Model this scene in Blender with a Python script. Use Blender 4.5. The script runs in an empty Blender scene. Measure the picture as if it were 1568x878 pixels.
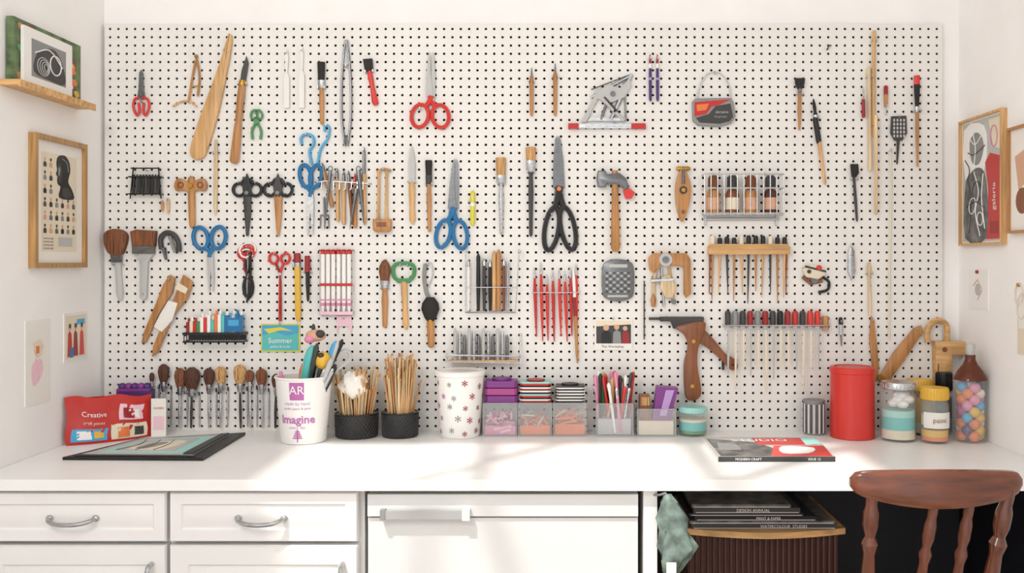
import bpy, math, random
from mathutils import Vector, Matrix
random.seed(7)
R=random.uniform
ZC=1.31; DK=.79; S=500.0
LW=-1.39; RW=1.245
sc=bpy.context.scene
# ---------------------------------------------------------------- materials
def lin(c):
    c/=255.0
    return c/12.92 if c<=.04045 else ((c+.055)/1.055)**2.4
def hx(h): return tuple(lin(int(h[i:i+2],16)) for i in (0,2,4))+(1,)
MC={}
def mt(name,h,rough=.5,metal=0,kind='plain',alpha=1,coat=0):
    m=bpy.data.materials.new(name); m.use_nodes=True
    nt=m.node_tree; N=nt.nodes; L=nt.links; p=N['Principled BSDF']
    p.inputs['Metallic'].default_value=metal
    p.inputs['Alpha'].default_value=alpha
    p.inputs['Coat Weight'].default_value=coat
    c=hx(h)
    tc=N.new('ShaderNodeTexCoord'); mp=N.new('ShaderNodeMapping'); nz=N.new('ShaderNodeTexNoise')
    L.new(tc.outputs['Object'],mp.inputs[0]); L.new(mp.outputs[0],nz.inputs['Vector'])
    cr=N.new('ShaderNodeValToRGB'); L.new(nz.outputs['Fac'],cr.inputs[0]); L.new(cr.outputs[0],p.inputs['Base Color'])
    k=(.97,1.03) if kind=='plain' else (.82,1.2)
    mr=N.new('ShaderNodeMapRange'); mr.inputs['From Min'].default_value=.3; mr.inputs['From Max'].default_value=.7
    mr.inputs['To Min'].default_value=rough*k[0]; mr.inputs['To Max'].default_value=min(1,rough*k[1])
    L.new(nz.outputs['Fac'],mr.inputs['Value']); L.new(mr.outputs[0],p.inputs['Roughness'])
    lo,hi=.98,1.02; sca=(8,8,8)
    if kind=='wood': lo,hi=.62,1.15; sca=(110,110,7); nz.inputs['Detail'].default_value=6
    if kind=='woodx': lo,hi=.6,1.3; sca=(6,60,60); nz.inputs['Detail'].default_value=6
    if kind=='bristle': lo,hi=.4,1.5; sca=(420,420,14)
    if kind=='brushed': lo,hi=.8,1.1; sca=(60,60,220)
    if kind=='mottle': lo,hi=.3,1.6; sca=(30,30,30)
    mp.inputs['Scale'].default_value=sca; nz.inputs['Scale'].default_value=1
    e=cr.color_ramp.elements
    e[0].position=.3; e[1].position=.7
    e[0].color=tuple(min(1,x*lo) for x in c[:3])+(1,); e[1].color=tuple(min(1,x*hi) for x in c[:3])+(1,)
    if kind in('wood','woodx','bristle'):
        bp=N.new('ShaderNodeBump'); bp.inputs['Strength'].default_value=.2; bp.inputs['Distance'].default_value=.001
        L.new(nz.outputs['Fac'],bp.inputs['Height']); L.new(bp.outputs[0],p.inputs['Normal'])
    MC[name]=m; return m
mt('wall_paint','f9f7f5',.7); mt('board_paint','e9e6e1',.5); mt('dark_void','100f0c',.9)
mt('desk_white','f2f1ef',.35); mt('cab_white','edebe9',.35); mt('fridge_white','dddddc',.3)
mt('wood_l','dcae76',.45,0,'wood'); mt('wood_m','c08850',.4,0,'wood'); mt('wood_d','8a5230',.38,0,'wood')
mt('wood_p','e4c99f',.5,0,'wood'); mt('wood_x','d6a86e',.5,0,'woodx')
mt('chair_wood','683520',.2,0,'wood',coat=.5); mt('chair_woodx','6e3820',.2,0,'woodx',coat=.5)
mt('floor_wood','b0a498',.5,0,'woodx')
mt('steel','b9bbbd',.25,.95,'brushed'); mt('steel_l','cbccce',.3,.85,'brushed'); mt('steel_d','77797b',.35,.85,'brushed')
mt('grey','8c8d8c',.5); mt('grey_l','bdbdbb',.5); mt('brass','b98d3e',.3,.9); mt('handle_grey','b2b2b1',.35,.3)
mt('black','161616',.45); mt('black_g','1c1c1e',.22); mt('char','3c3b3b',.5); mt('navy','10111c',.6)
mt('red','bf2822',.35); mt('red_b','d4342b',.3); mt('red_d','982222',.4); mt('pink','e08cae',.45); mt('pink_l','f0c8d5',.5)
mt('blue','1d70a6',.3); mt('blue_l','45a4d2',.35); mt('teal','5abfbd',.4); mt('teal_l','a2d8d2',.45); mt('green','468d52',.4)
mt('yellow','e3b440',.4); mt('yellow_l','dcd348',.4); mt('orange','e57b40',.45); mt('purple','7f3585',.4); mt('purple_d','4c2f70',.4); mt('magenta','a84383',.4); mt('lilac','b795cc',.4); mt('label_pink','b86aaa',.45)
mt('white','f3f1ed',.45); mt('paper','efebe4',.7); mt('cream','e6dac2',.6); mt('skin','d6a88a',.6)
mt('br_brown','7c4b2d',.7,0,'bristle'); mt('br_tan','c59862',.7,0,'bristle'); mt('br_black','211d1b',.7,0,'bristle'); mt('br_choc','553323',.7,0,'bristle')
mt('acrylic','f3f6f7',.08,0,'plain',.15); mt('glass','eef4f2',.05,0,'plain',.1); mt('amber','6a3018',.08,0,'plain',.8)
mt('photo','6b6a68',.5,0,'mottle'); mt('foliage','5a7048',.5,0,'mottle'); mt('brown_slat','4a2a22',.5); mt('bag_fabric','6f8078',.6,0,'mottle'); mt('gold_frame','b98e58',.4,0,'wood')
# ---------------------------------------------------------------- mesh builder
BM=Matrix(((1/S,0,0,-850/S),(0,0,-1/S,0),(0,-1/S,0,ZC+400/S),(0,0,0,1)))
def v3(p,w=4):
    p=tuple(p); return Vector(p) if len(p)==3 else Vector((p[0],p[1],w))
def cat(P,n=6,closed=False):
    P=[Vector(p) for p in P]; out=[]; N=len(P)
    for i in range(N if closed else N-1):
        p1=P[i]; p2=P[(i+1)%N]
        p0=P[i-1] if (closed or i>0) else p1*2-p2
        p3=P[(i+2)%N] if (closed or i+2<N) else p2*2-p1
        for k in range(n):
            t=k/n
            out.append(.5*((2*p1)+(p2-p0)*t+(2*p0-5*p1+4*p2-p3)*t*t+(3*p1-p0-3*p2+p3)*t**3))
    if not closed: out.append(P[-1])
    return out
class B:
    def __init__(s,name,M=None):
        s.n=name; s.M=M if M is not None else Matrix(); s.v=[]; s.f=[]; s.m=[]; s.mats=[]
    def add(s,vs,fs,mat):
        if mat not in s.mats: s.mats.append(mat)
        k=s.mats.index(mat); o=len(s.v)
        s.v+= [s.M@Vector(v) for v in vs]
        for f in fs: s.f.append([i+o for i in f]); s.m.append(k)
        return s
    def box(s,a,b,mat):
        x0,y0,z0=a; x1,y1,z1=b
        return s.add([(x0,y0,z0),(x1,y0,z0),(x1,y1,z0),(x0,y1,z0),(x0,y0,z1),(x1,y0,z1),(x1,y1,z1),(x0,y1,z1)],
          [(0,1,2,3),(4,5,6,7),(0,1,5,4),(1,2,6,5),(2,3,7,6),(3,0,4,7)],mat)
    def prism(s,pts,w0,w1,mat,sm=0,bev=0):
        if sm: pts=cat(pts,sm,True)
        n=len(pts)
        vs=[(p[0],p[1],w0) for p in pts]+[(p[0],p[1],w1-bev*.6) for p in pts]
        fs=[tuple(range(n))]+[(i,(i+1)%n,n+(i+1)%n,n+i) for i in range(n)]
        if bev:
            top=[]
            for i,p in enumerate(pts):
                a=Vector(pts[i-1][:2]); b=Vector(pts[(i+1)%n][:2]); t=(b-a)
                nn=Vector((t.y,-t.x)).normalized(); q=Vector(p[:2])
                top.append((q,nn))
            area=sum(pts[i][0]*pts[(i+1)%n][1]-pts[(i+1)%n][0]*pts[i][1] for i in range(n))
            sg=-1 if area>0 else 1
            vs+=[(q.x+sg*nn.x*bev,q.y+sg*nn.y*bev,w1) for q,nn in top]
            fs+=[(n+i,n+(i+1)%n,2*n+(i+1)%n,2*n+i) for i in range(n)]
            fs.append(tuple(range(2*n,3*n)))
        else: fs.append(tuple(range(n,2*n)))
        return s.add(vs,fs,mat)
    def rect(s,u0,v0,u1,v1,w0,w1,mat): return s.box((u0,v0,w0),(u1,v1,w1),mat)
    def loft(s,rings,mat,cap=True,closed=False):
        n=len(rings[0]); vs=[p for r in rings for p in r]; fs=[]
        m=len(rings)
        for k in range(m if closed else m-1):
            a=k*n; b=((k+1)%m)*n
            for i in range(n): fs.append((a+i,a+(i+1)%n,b+(i+1)%n,b+i))
        if cap and not closed: fs+= [tuple(range(n)),tuple(range((m-1)*n,m*n))]
        return s.add(vs,fs,mat)
    def lathe(s,p0,p1,prof,mat,n=12,flat=1,w=4):
        p0,p1=v3(p0,w),v3(p1,w); a=p1-p0; L=a.length; a=a/L
        ref=Vector((0,0,1)) if abs(a.z)<.9 else Vector((0,1,0))
        e1=a.cross(ref).normalized(); e2=a.cross(e1).normalized()
        return s.loft([[p0+a*L*t+e1*r*math.cos(2*math.pi*i/n)+e2*r*flat*math.sin(2*math.pi*i/n) for i in range(n)] for t,r in prof],mat)
    def stk(s,p0,p1,segs,flat=1,w=4,n=10):
        for m,pr in segs: s.lathe(p0,p1,pr,m,n,flat,w)
        return s
    def rev(s,cx,cy,z0,prof,mat,n=32):
        return s.loft([[(cx+r*math.cos(2*math.pi*i/n),cy+r*math.sin(2*math.pi*i/n),z0+z) for i in range(n)] for r,z in prof],mat)
    def tube(s,pts,r,mat,closed=False,n=6,sm=0,w=4):
        P=[v3(p,w) for p in pts]
        if sm: P=cat(P,sm,closed)
        m=len(P); rr=r if isinstance(r,(list,tuple)) else None; rings=[]; pe=None
        for i,p in enumerate(P):
            if closed: t=P[(i+1)%m]-P[i-1]
            else: t=P[min(i+1,m-1)]-P[max(i-1,0)]
            if t.length<1e-9: t=Vector((0,0,1))
            t.normalize()
            if pe is None:
                ref=Vector((0,0,1)) if abs(t.z)<.9 else Vector((0,1,0)); e=t.cross(ref).normalized()
            else:
                e=pe-t*pe.dot(t)
                e=e.normalized() if e.length>1e-6 else pe
            pe=e; f=t.cross(e)
            q=r if rr is None else rr[0]+(rr[1]-rr[0])*i/(m-1)
            rings.append([p+e*q*math.cos(2*math.pi*k/n)+f*q*math.sin(2*math.pi*k/n) for k in range(n)])
        return s.loft(rings,mat,True,closed)
    def ring(s,u,v,ru,rv,r,mat,rot=0,w=4,n=20,k=6,flat=1):
        c,q=math.cos(rot),math.sin(rot); P=[]
        for i in range(n):
            a=2*math.pi*i/n; x=ru*math.cos(a); y=rv*math.sin(a); P.append((u+x*c-y*q,v+x*q+y*c,w))
        return s.tube(P,r,mat,True,k)
    def ball(s,c,r,mat,n=12,m=8):
        c=v3(c); r=(r,r,r) if not isinstance(r,(tuple,list)) else r
        return s.loft([[(c.x+r[0]*math.sin(math.pi*j/m)*math.cos(2*math.pi*i/n),c.y+r[1]*math.sin(math.pi*j/m)*math.sin(2*math.pi*i/n),c.z+r[2]*math.cos(math.pi*j/m)) for i in range(n)] for j in [.03]+list(range(1,m))+[m-.03]],mat)
    def disc(s,u,v,r,w0,w1,mat,n=16):
        return s.prism([(u+r*math.cos(2*math.pi*i/n),v+r*math.sin(2*math.pi*i/n)) for i in range(n)],w0,w1,mat)
    def hook(s,u,v): return s.tube([(u,v,-1),(u,v,6),(u,v-1.5,8),(u,v-4,8)],.9,'steel_l',False,6)
    def text(s,txt,size,fn,mat,bold=0):
        cu=bpy.data.curves.new('t','FONT'); cu.body=txt; cu.size=size; cu.align_x='CENTER'; cu.align_y='CENTER'; cu.resolution_u=2; cu.offset=bold
        ob=bpy.data.objects.new('t',cu); sc.collection.objects.link(ob)
        bpy.context.view_layer.update()
        me=bpy.data.meshes.new_from_object(ob.evaluated_get(bpy.context.evaluated_depsgraph_get()))
        if me and len(me.vertices): s.add([fn(v.co.x,v.co.y) for v in me.vertices],[tuple(p.vertices) for p in me.polygons],mat)
        bpy.data.objects.remove(ob); bpy.data.curves.remove(cu)
        if me: bpy.data.meshes.remove(me)
        return s
    def done(s,ang=35):
        me=bpy.data.meshes.new(s.n)
        xs=[v.x for v in s.v]; ys=[v.y for v in s.v]; zs=[v.z for v in s.v]
        c=Vector(((min(xs)+max(xs))/2,(min(ys)+max(ys))/2,min(zs)))
        me.from_pydata([v-c for v in s.v],[],s.f)
        for m in s.mats: me.materials.append(MC[m])
        me.polygons.foreach_set('material_index',s.m)
        import bmesh
        bm=bmesh.new(); bm.from_mesh(me); bmesh.ops.recalc_face_normals(bm,faces=bm.faces); bm.to_mesh(me); bm.free()
        me.polygons.foreach_set('use_smooth',[True]*len(me.polygons))
        me.set_sharp_from_angle(angle=math.radians(ang))
        o=bpy.data.objects.new(s.n,me); o.location=c; sc.collection.objects.link(o); return o
def T(n): return B(n,BM)
def flatmap(u,v,w): return lambda x,y:(u+x,v-y,w)
# ================================================================= ROOM
YB=-3.1; CH=2.6
B('wall_back').box((LW-.1,.02,0),(RW+.1,.12,CH),'wall_paint').done()
B('wall_left').box((LW-.1,YB,0),(LW,.02,CH),'wall_paint').done()
B('wall_right').box((RW,YB,0),(RW+.1,.02,CH),'wall_paint').done()
B('floor').box((LW-.1,YB,-.05),(RW+.1,.12,0),'floor_wood').done()
X0,X1,Y0,Y1=-1.36,.25,-2.95,-1.1  # unseen ceiling opening, placed to let sun fall on the desk
c=B('ceiling'); c.box((LW-.1,Y1,CH),(RW+.1,.12,CH+.06),'wall_paint'); c.box((LW-.1,YB,CH),(RW+.1,Y0,CH+.06),'wall_paint')
c.box((LW-.1,Y0,CH),(X0,Y1,CH+.06),'wall_paint'); c.box((X1,Y0,CH),(RW+.1,Y1,CH+.06),'wall_paint'); c.done()
w=B('skylight_gobo_1')  # out-of-view bars, added to break the sun into streaks on the desk
for x in (X0,X0+.55,X0+1.12,X1-.04): w.box((x,Y0,CH+.061),(x+.04,Y1,CH+.1),'white')
for y in (Y0,Y1-.04,-1.9): w.box((X0,y,CH+.061),(X1,y+.04,CH+.1),'white')
w.tube([(X0+.2,-1.9,CH+.09),(X0+.8,Y1,CH+.09)],.02,'white'); w.tube([(X0+.9,-1.9,CH+.09),(X1-.05,Y1-.1,CH+.09)],.025,'white')
w.done()
# pegboard with real holes
pb=B('pegboard',BM); u0,u1,vt,vb=162,1441,38,659.4
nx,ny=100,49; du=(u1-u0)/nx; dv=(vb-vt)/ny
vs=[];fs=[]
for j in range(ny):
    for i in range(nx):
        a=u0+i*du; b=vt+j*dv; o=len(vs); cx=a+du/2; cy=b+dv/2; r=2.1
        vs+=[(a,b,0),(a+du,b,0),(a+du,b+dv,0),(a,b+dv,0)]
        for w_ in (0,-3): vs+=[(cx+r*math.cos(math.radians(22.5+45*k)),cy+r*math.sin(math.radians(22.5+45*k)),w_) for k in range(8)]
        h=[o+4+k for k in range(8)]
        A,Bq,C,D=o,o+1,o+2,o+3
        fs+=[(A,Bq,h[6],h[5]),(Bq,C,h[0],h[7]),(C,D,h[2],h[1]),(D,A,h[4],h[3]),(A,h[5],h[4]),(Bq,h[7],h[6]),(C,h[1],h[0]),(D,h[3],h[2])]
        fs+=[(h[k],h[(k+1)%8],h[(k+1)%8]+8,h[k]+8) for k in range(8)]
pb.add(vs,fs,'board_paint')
for q in ((u0-1.5,vt-1.5,u1+1.5,vt),(u0-1.5,vb,u1+1.5,vb+.5),(u0-1.5,vt,u0,vb),(u1,vt,u1+1.5,vb)): pb.rect(q[0],q[1],q[2],q[3],-9.8,0,'board_paint')
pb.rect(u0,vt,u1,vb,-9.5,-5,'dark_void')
pb.done()
# ================================================================= DESK + CABINETS
d=B('desk_countertop')
d.box((LW+.001,-.642,DK-.027),(RW-.001,.019,DK),'desk_white'); d.done()
def cabdoor(b,x0,x1,z0,z1,y=-.62,inset=.028,panel=True):
    b.box((x0,y+.018,z0),(x1,y,z1),'cab_white')
    i2=inset+.014
    def rr(k,yy): return [(x0+k,yy,z0+k),(x1-k,yy,z0+k),(x1-k,yy,z1-k),(x0+k,yy,z1-k)]
    O=rr(0,y-.001);O2=rr(.003,y-.007);I=rr(inset,y-.007);I2=rr(inset+.005,y-.001);P=rr(i2+.004,y-.006)
    vs=O+O2+I+I2+P; fs=[]
    for k in range(4):
        for i in range(4): fs.append((k*4+i,k*4+(i+1)%4,k*4+4+(i+1)%4,k*4+4+i))
    fs.append((16,17,18,19)); b.add(vs,fs,'cab_white')
cb=B('base_cabinet')
cb.box((LW+.002,-.595,.09),(-.462,-.02,DK-.028),'cab_white'); cb.box((LW+.003,-.55,0),(-.463,-.021,.09),'cab_white')
for x0,x1 in ((LW+.02,-.932),(-.924,-.473)):
    cabdoor(cb,x0,x1,.637,.756); cabdoor(cb,x0,x1,.10,.628,inset=.045)
for x in (-1.154,-.703):
    cb.tube([(x-.055,-.626,.694),(x-.05,-.645,.692),(x-.03,-.656,.688),(x,-.659,.686),(x+.03,-.656,.688),(x+.05,-.645,.692),(x+.055,-.626,.694)],.0055,'steel',n=8,sm=3)
    for s_ in(-1,1): cb.ball((x+s_*.055,-.629,.694),(.009,.006,.008),'steel')
for x in (-.965,-.508):
    cb.tube([(x,-.626,.585),(x,-.65,.58),(x,-.655,.55),(x,-.65,.50),(x,-.626,.495)],.006,'steel',n=8,sm=3)
cb.done()
f=B('mini_fridge')
f.box((-.448,-.57,.02),(.198,-.03,.752),'fridge_white')
f.box((-.45,-.615,.05),(.199,-.574,.692),'fridge_white'); f.box((-.45,-.622,.697),(.199,-.574,.75),'fridge_white')
f.box((-.4515,-.56,.7525),(.2005,-.03,.757),'grey_l')
f.box((-.405,-.638,.694),(-.222,-.630,.714),'handle_grey')
f.box((-.222,-.640,.691),(-.203,-.622,.717),'fridge_white'); f.box((-.417,-.640,.692),(-.405,-.622,.716),'grey')
for x in (-.42,.17):
    f.box((x,-.55,0),(x+.03,-.52,.02),'black'); f.box((x,-.1,0),(x+.03,-.07,.02),'black')
f.done()
B('desk_side_panel').box((.212,-.62,0),(.245,-.02,DK-.0275),'cab_white').done()
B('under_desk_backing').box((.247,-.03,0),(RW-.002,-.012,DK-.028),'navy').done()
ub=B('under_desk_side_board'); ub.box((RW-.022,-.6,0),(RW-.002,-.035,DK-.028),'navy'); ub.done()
sh=B('slatted_storage_unit')
sh.box((.35,-.40,0),(.745,-.06,.59),'brown_slat')
for i in range(26): sh.lathe((.358+i*.0152,-.402,.0),(.358+i*.0152,-.402,.588),[(0,.006),(1,.006)],'brown_slat',8)
shp=[(.335,-.06),(.335,-.40)]+[(.335+.43*t,-.40-.045*math.sin(math.pi*t)) for t in (.1,.2,.35,.5,.65,.8,.9)]+[(.765,-.40),(.765,-.06)]
sh.prism(shp,.59,.606,'wood_x'); sh.done()
z=.606
for k in range(6):
    h=(.013,.008,.012,.007,.014,.009)[k]; x=R(-.01,.015); m=['char','photo','navy','black','char','photo'][k]
    bk=B('magazine'); x1=.70+x+(.04 if k<2 else -.02*(k-1)); bk.box((.36+x,-.41,z),(x1,-.12,z+h),m); bk.box((.366+x,-.4105,z+.0015),(x1-.004,-.405,z+.003),'paper')
    if k in(0,2,4): bk.text(('WATERCOLOUR  STUDIES','PRINT & PAPER','DESIGN ANNUAL')[k//2],h*.8,lambda a,c_:(.60-.02*k+a,-.4112,z+h*.52+c_),'white')
    bk.done(); z+=h+.0003
hb=B('fabric_bag')
rings=[]
for j,(zz,rx,ry,cx) in enumerate([(.755,.008,.006,.268),(.735,.018,.012,.27),(.70,.032,.018,.277),(.67,.028,.016,.283),(.63,.042,.02,.292),(.60,.03,.016,.285),(.575,.02,.012,.278),(.555,.008,.006,.272)]):
    rings.append([(cx+rx*(1+.3*math.sin(5*a+j*1.7))*math.cos(a),-.60-.012+ry*(1+.35*math.sin(3*a+j))*math.sin(a)-.03,zz) for a in [2*math.pi*i/20 for i in range(20)]])
hb.loft(rings,'bag_fabric')
hb.box((.262,-.666,.56),(.285,-.664,.60),'paper'); hb.tube([(.268,-.642,.75),(.262,-.642,.758),(.25,-.635,.752),(.238,-.619,.748)],.003,'grey'); hb.done(60)
# ================================================================= PEGBOARD TOOLS helpers
def scissors(name,tip,piv,end,W,hm,bm='steel',bw=6,op=0,rr=2.6,hk=None,rw=.22,rh=.34,spread=.27,cap=None):
    b=T(name); tip=Vector(tip);piv=Vector(piv);end=Vector(end)
    a=(end-tip).normalized(); n=Vector((-a.y,a.x)); L1=(piv-tip).length; L2=(end-piv).length
    P=lambda s_,t: tuple(tip+a*s_+n*t)
    ang=math.atan2(n.y,n.x)
    for s_,w0 in ((-1,2.5),(1,4)):
        o=s_*op
        b.prism([P(0,o),P(L1*.08,o+s_*bw*.35),P(L1*.5,o*.5+s_*bw*.8),P(L1,s_*bw),P(L1+L2*.12,-s_*bw*.2),P(L1+L2*.12,-s_*bw*.9),P(L1*.9,-s_*bw*.5),P(L1*.5,o*.5-s_*bw*.1)],w0,w0+1.5,bm)
        c=P(L1+L2*.62,s_*W*spread)
        b.tube([P(L1-2,-s_*bw*.2)+(w0+1,),P(L1+L2*.15,s_*bw*.25)+(w0+1,),P(L1+L2*.34,s_*W*spread*.62)+(4.5,)],[bw*.62,rr*1.15],hm,sm=4,n=8)
        b.ring(c[0],c[1],W*rw,L2*rh,rr,hm,ang+s_*.18,w=4.5,n=24,k=8)
    b.disc(piv.x,piv.y,bw*.45,5,7.2,'steel_d')
    if cap: b.disc(piv.x,piv.y+2,3.4,7.2,11,cap)
    if hk is None: hk=P(L1+L2*.42,W*spread)
    b.hook(*hk); b.done(); return b
def brush(name,p0,p1,bm,hm,Rb,Rh,a=.25,b_=.36,kind='flat',flat=.5,fm='steel',w=4.8,Rf=None,bb=None,hook=True,fin=True):
    o=bb or T(name); Rf=Rf or (Rb*.85 if kind=='flat' else Rh*1.3)
    if kind=='flat': pr=[(0,Rb*.9),(.01,Rb),(a,Rf)]
    else: pr=[(0,Rb*.15),(a*.08,Rb*.5),(a*.3,Rb*.92),(a*.55,Rb),(a*.8,Rb*.8),(a,Rf)]
    o.lathe(p0,p1,pr,bm,12,flat,w)
    o.lathe(p0,p1,[(a-.01,Rf*1.04),(a+.01,Rf*1.08),(b_-.01,Rf*1.0 if kind=='flat' else Rh),(b_,Rf*.8 if kind=='flat' else Rh)],fm,12,flat,w)
    o.lathe(p0,p1,[(b_-.005,min(Rf*.7,Rh)),(b_+.04,Rh*.75),(b_+(1-b_)*.3,Rh),(b_+(1-b_)*.7,Rh*.75),(.97,Rh*.7),(1,Rh*.3)],hm,10,max(flat,.7),w)
    if hook: q=Vector(p0)*(1-b_)+Vector(p1)*b_; o.hook(q.x-Rh-1,q.y+1); o.hook(q.x+Rh+1,q.y+1)
    if bb is None: o.done()
def knife(name,tip,mid,end,bw,hm,hr,bm='steel',bb=None):
    o=bb or T(name); tip=Vector(tip);mid=Vector(mid);end=Vector(end); a=(end-tip).normalized(); n=Vector((-a.y,a.x)); L=(mid-tip).length
    P=lambda s_,t: tuple(tip+a*s_+n*t)
    o.prism([P(0,0),P(L*.15,bw*.6),P(L*.5,bw),P(L,bw*.8),P(L+4,bw*.4),P(L+4,-bw*.4),P(L,-bw*.8),P(L*.5,-bw),P(L*.2,-bw*.6)],3,4.6,bm)
    o.lathe(mid,end,[(0,hr*.7),(.05,hr),(.3,hr*1.05),(.6,hr*.8),(.9,hr),(1,hr*.5)],hm,10,.7,4.5)
    if bb is None: o.hook(mid.x-hr-1,mid.y); o.hook(mid.x+hr+1,mid.y); o.done()
# ---- row 1
b=T('nipper_pliers')
for s_ in(-1,1):
    b.prism([(218-s_*.3,108),(218+s_*3,112),(218+s_*4,138),(218+s_*6,150),(218-s_*3,154),(218-s_*1,140)],3+s_*.4,5+s_*.4,'steel_d')
    b.tube([(218+s_*2,150),(218+s_*10,153),(218+s_*12,165),(218+s_*7,177),(218+s_*3,172),(218+s_*4,158)],2.0,'red_b',sm=4,n=8)
b.disc(218,147,3,3,6.5,'steel_d'); b.hook(218,157); b.done()
b=T('wooden_dividers'); b.tube([(302,88),(296,120),(290,158)],1.8,'wood_m',sm=3); b.tube([(302,88),(307,118),(304,148)],1.8,'wood_m',sm=3); b.tube([(266,164),(278,157),(292,156),(303,164)],1.4,'wood_l',sm=4); b.ball((302,87,4),3,'brass'); b.tube([(294,134),(306,132)],1,'brass'); b.hook(302,95); b.done()
b=T('wooden_paddle'); b.prism([(354,53),(357,64),(350,108),(337,170),(322,222),(314,241),(302,245),(294,238),(295,222),(312,170),(335,108),(350,60)],2,7,'wood_l',sm=4,bev=1.2); b.hook(345,80); b.hook(352,82); b.done()
b=T('carving_chisel'); b.prism([(379,87),(382,98),(377,128),(369,128),(372,108)],3,5.5,'char'); b.lathe((373,124),(360,251),[(0,4),(.04,5),(.2,6),(.45,5.4),(.5,4.6),(.55,5.6),(.85,7),(.97,7),(1,4)],'wood_m',12,.55,5); b.lathe((373,124),(360,251),[(.0,4.6),(.03,5.4),(.06,5.6)],'brass',12,.8,5); b.hook(366,131);b.hook(379,131); b.done()
b=T('spring_clamp')
for s_ in(-1,1):
    b.ring(394+s_*4,176,4.5,7,1.7,'green',s_*-.3); b.tube([(394-s_*3,184),(394+s_*3,192),(394+s_*7,202),(394+s_*6,214)],2,'green',sm=4)
b.disc(394,187,4,3,7,'green'); b.hook(394,181); b.done()
for x,y0,y1 in ((440,76,166),(463,72,166)):
    b=T('plastic_spatula'); b.prism([(x-1,y0),(x+1,y0),(x+2.5,y0+12),(x+1.2,y0+36),(x+4,y0+44),(x+4,y1),(x-4,y1),(x-4,y0+44),(x-1.2,y0+36),(x-2.5,y0+12)],2,4.5,'paper'); b.hook(x,y0+7); b.done()
brush('paint_brush',(493,96),(494,192),'br_black','wood_m',6,4,.3,.42)
b=T('long_tweezers'); b.tube([(530,62),(527,90),(524,130),(524,180),(529,224)],1.8,'steel_d',sm=4); b.tube([(531,62),(535,90),(538,130),(538,180),(533,224)],1.8,'steel_d',sm=4); b.prism([(528,62),(534,62),(537,100),(525,100)],3,4.2,'steel_d'); b.lathe((531,224),(531,208),[(0,2),(.4,4),(1,2)],'steel_d',8); b.hook(531,104); b.done()
b=T('glue_brush'); b.prism([(557,92),(571,91),(572,108),(560,111)],2,7,'br_black'); b.lathe((566,108),(576,162),[(0,3),(.2,4),(.5,3.5),(.9,5),(1,3)],'red_b',10,.7); b.hook(561,113);b.hook(572,112); b.done()
scissors('red_scissors',(661,80),(660,150),(659,196),58,'red_b',bm='grey_l',bw=7,op=2,rr=3,rh=.38)
for x,y in ((814,105),(850,98)):
    b=T('wooden_stylus'); b.stk((x,y),(x,179),[('steel_d',[(0,.6),(.18,1.6)]),('wood_m',[(.16,2.2),(.25,3.2),(.6,3),(.95,2.5),(1,1)])]); b.hook(x-4,y+22);b.hook(x+4,y+22); b.done()
b=T('clamp_bar_level'); b.rect(886,190.5,966,197.5,2,7,'steel_l'); b.rect(870,190,886,198,1.5,8,'red'); b.rect(966,190,988,198,1.5,8,'red'); b.rect(888,192,896,196,7,8.2,'white')
b.prism([(890,188),(897,188),(922,138),(917,134)],3,6,'grey_l'); b.prism([(899,186),(955,186),(958,182),(905,180)],3,5,'steel_l')
b.tube([(905,150),(968,115)],2.2,'steel'); b.tube([(912,142),(955,186)],3,'grey_l'); b.tube([(966,116),(935,184)],3,'steel'); b.tube([(935,140),(920,184)],2,'steel_d'); b.tube([(955,125),(958,186)],1.6,'grey')
b.prism([(914,140),(930,132),(950,136),(962,122),(966,130),(956,150),(930,160),(915,152)],4,7,'grey_l'); b.tube([(925,150),(945,172)],1.4,'char',w=7.5); b.disc(938,145,4,6,9,'steel_d'); b.tube([(905,138),(968,114)],.8,'char'); b.hook(938,130); b.hook(940,189); b.done()
for x in (995,1006):
    b=T('pencil'); b.stk((x,84),(x+.5,156),[('red_d',[(0,.5),(.1,1.8),(.2,2)]),('white',[(.2,2),(.3,2.1)]),('purple_d',[(.3,2.1),(.5,2.4)]),('lilac',[(.5,2.5),(.55,2.5)]),('purple_d',[(.55,2.4),(.95,2.2),(1,1)])]); b.hook(x,92); b.done()
b=T('sanding_block_pouch'); b.prism([(1059,157),(1064,152),(1118,151),(1122,158),(1125,180),(1118,190),(1100,195),(1068,193),(1060,186)],1,8,'grey',bev=1.5); b.prism([(1064,182),(1084,176),(1094,164),(1117,160),(1121,180),(1116,187),(1100,191),(1070,189)],8,8.3,'char')
b.prism([(1062,158),(1117,153.5),(1100,162),(1088,165),(1080,176),(1062,180)],8.3,8.7,'red'); b.prism([(1065,162),(1084,160),(1080,170),(1066,172)],8.7,9.2,'orange'); b.text('abrasive',6,flatmap(1104,173,8.5),'grey_l'); b.text('fine grit pads',3.6,flatmap(1102,180,8.5),'grey_l')
b.tube([(1066,153),(1072,130),(1082,115),(1094,111),(1106,116),(1116,132),(1119,152)],1.1,'steel_l',sm=5); b.hook(1094,114); b.done()
b=T('wide_tip_brush'); b.prism([(1216,121),(1231,121),(1230,130),(1227,137),(1220,137),(1217,130)],2,7,'br_black'); b.stk((1223.5,136),(1223,200),[('steel_d',[(0,3.2),(.12,2.6)]),('wood_m',[(.12,2.6),(.5,3),(1,1.5)])]); b.hook(1218.5,146);b.hook(1228.5,146); b.done()
b=T('long_handled_brush'); brush('',(1244,152),(1262,284),'br_black','wood_l',2.6,3.2,.2,.22,'round',1,bb=b); b.lathe((1247,180),(1253,220),[(0,3.6),(.1,4.2),(.9,4.2),(1,3.6)],'black'); b.done()
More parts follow.
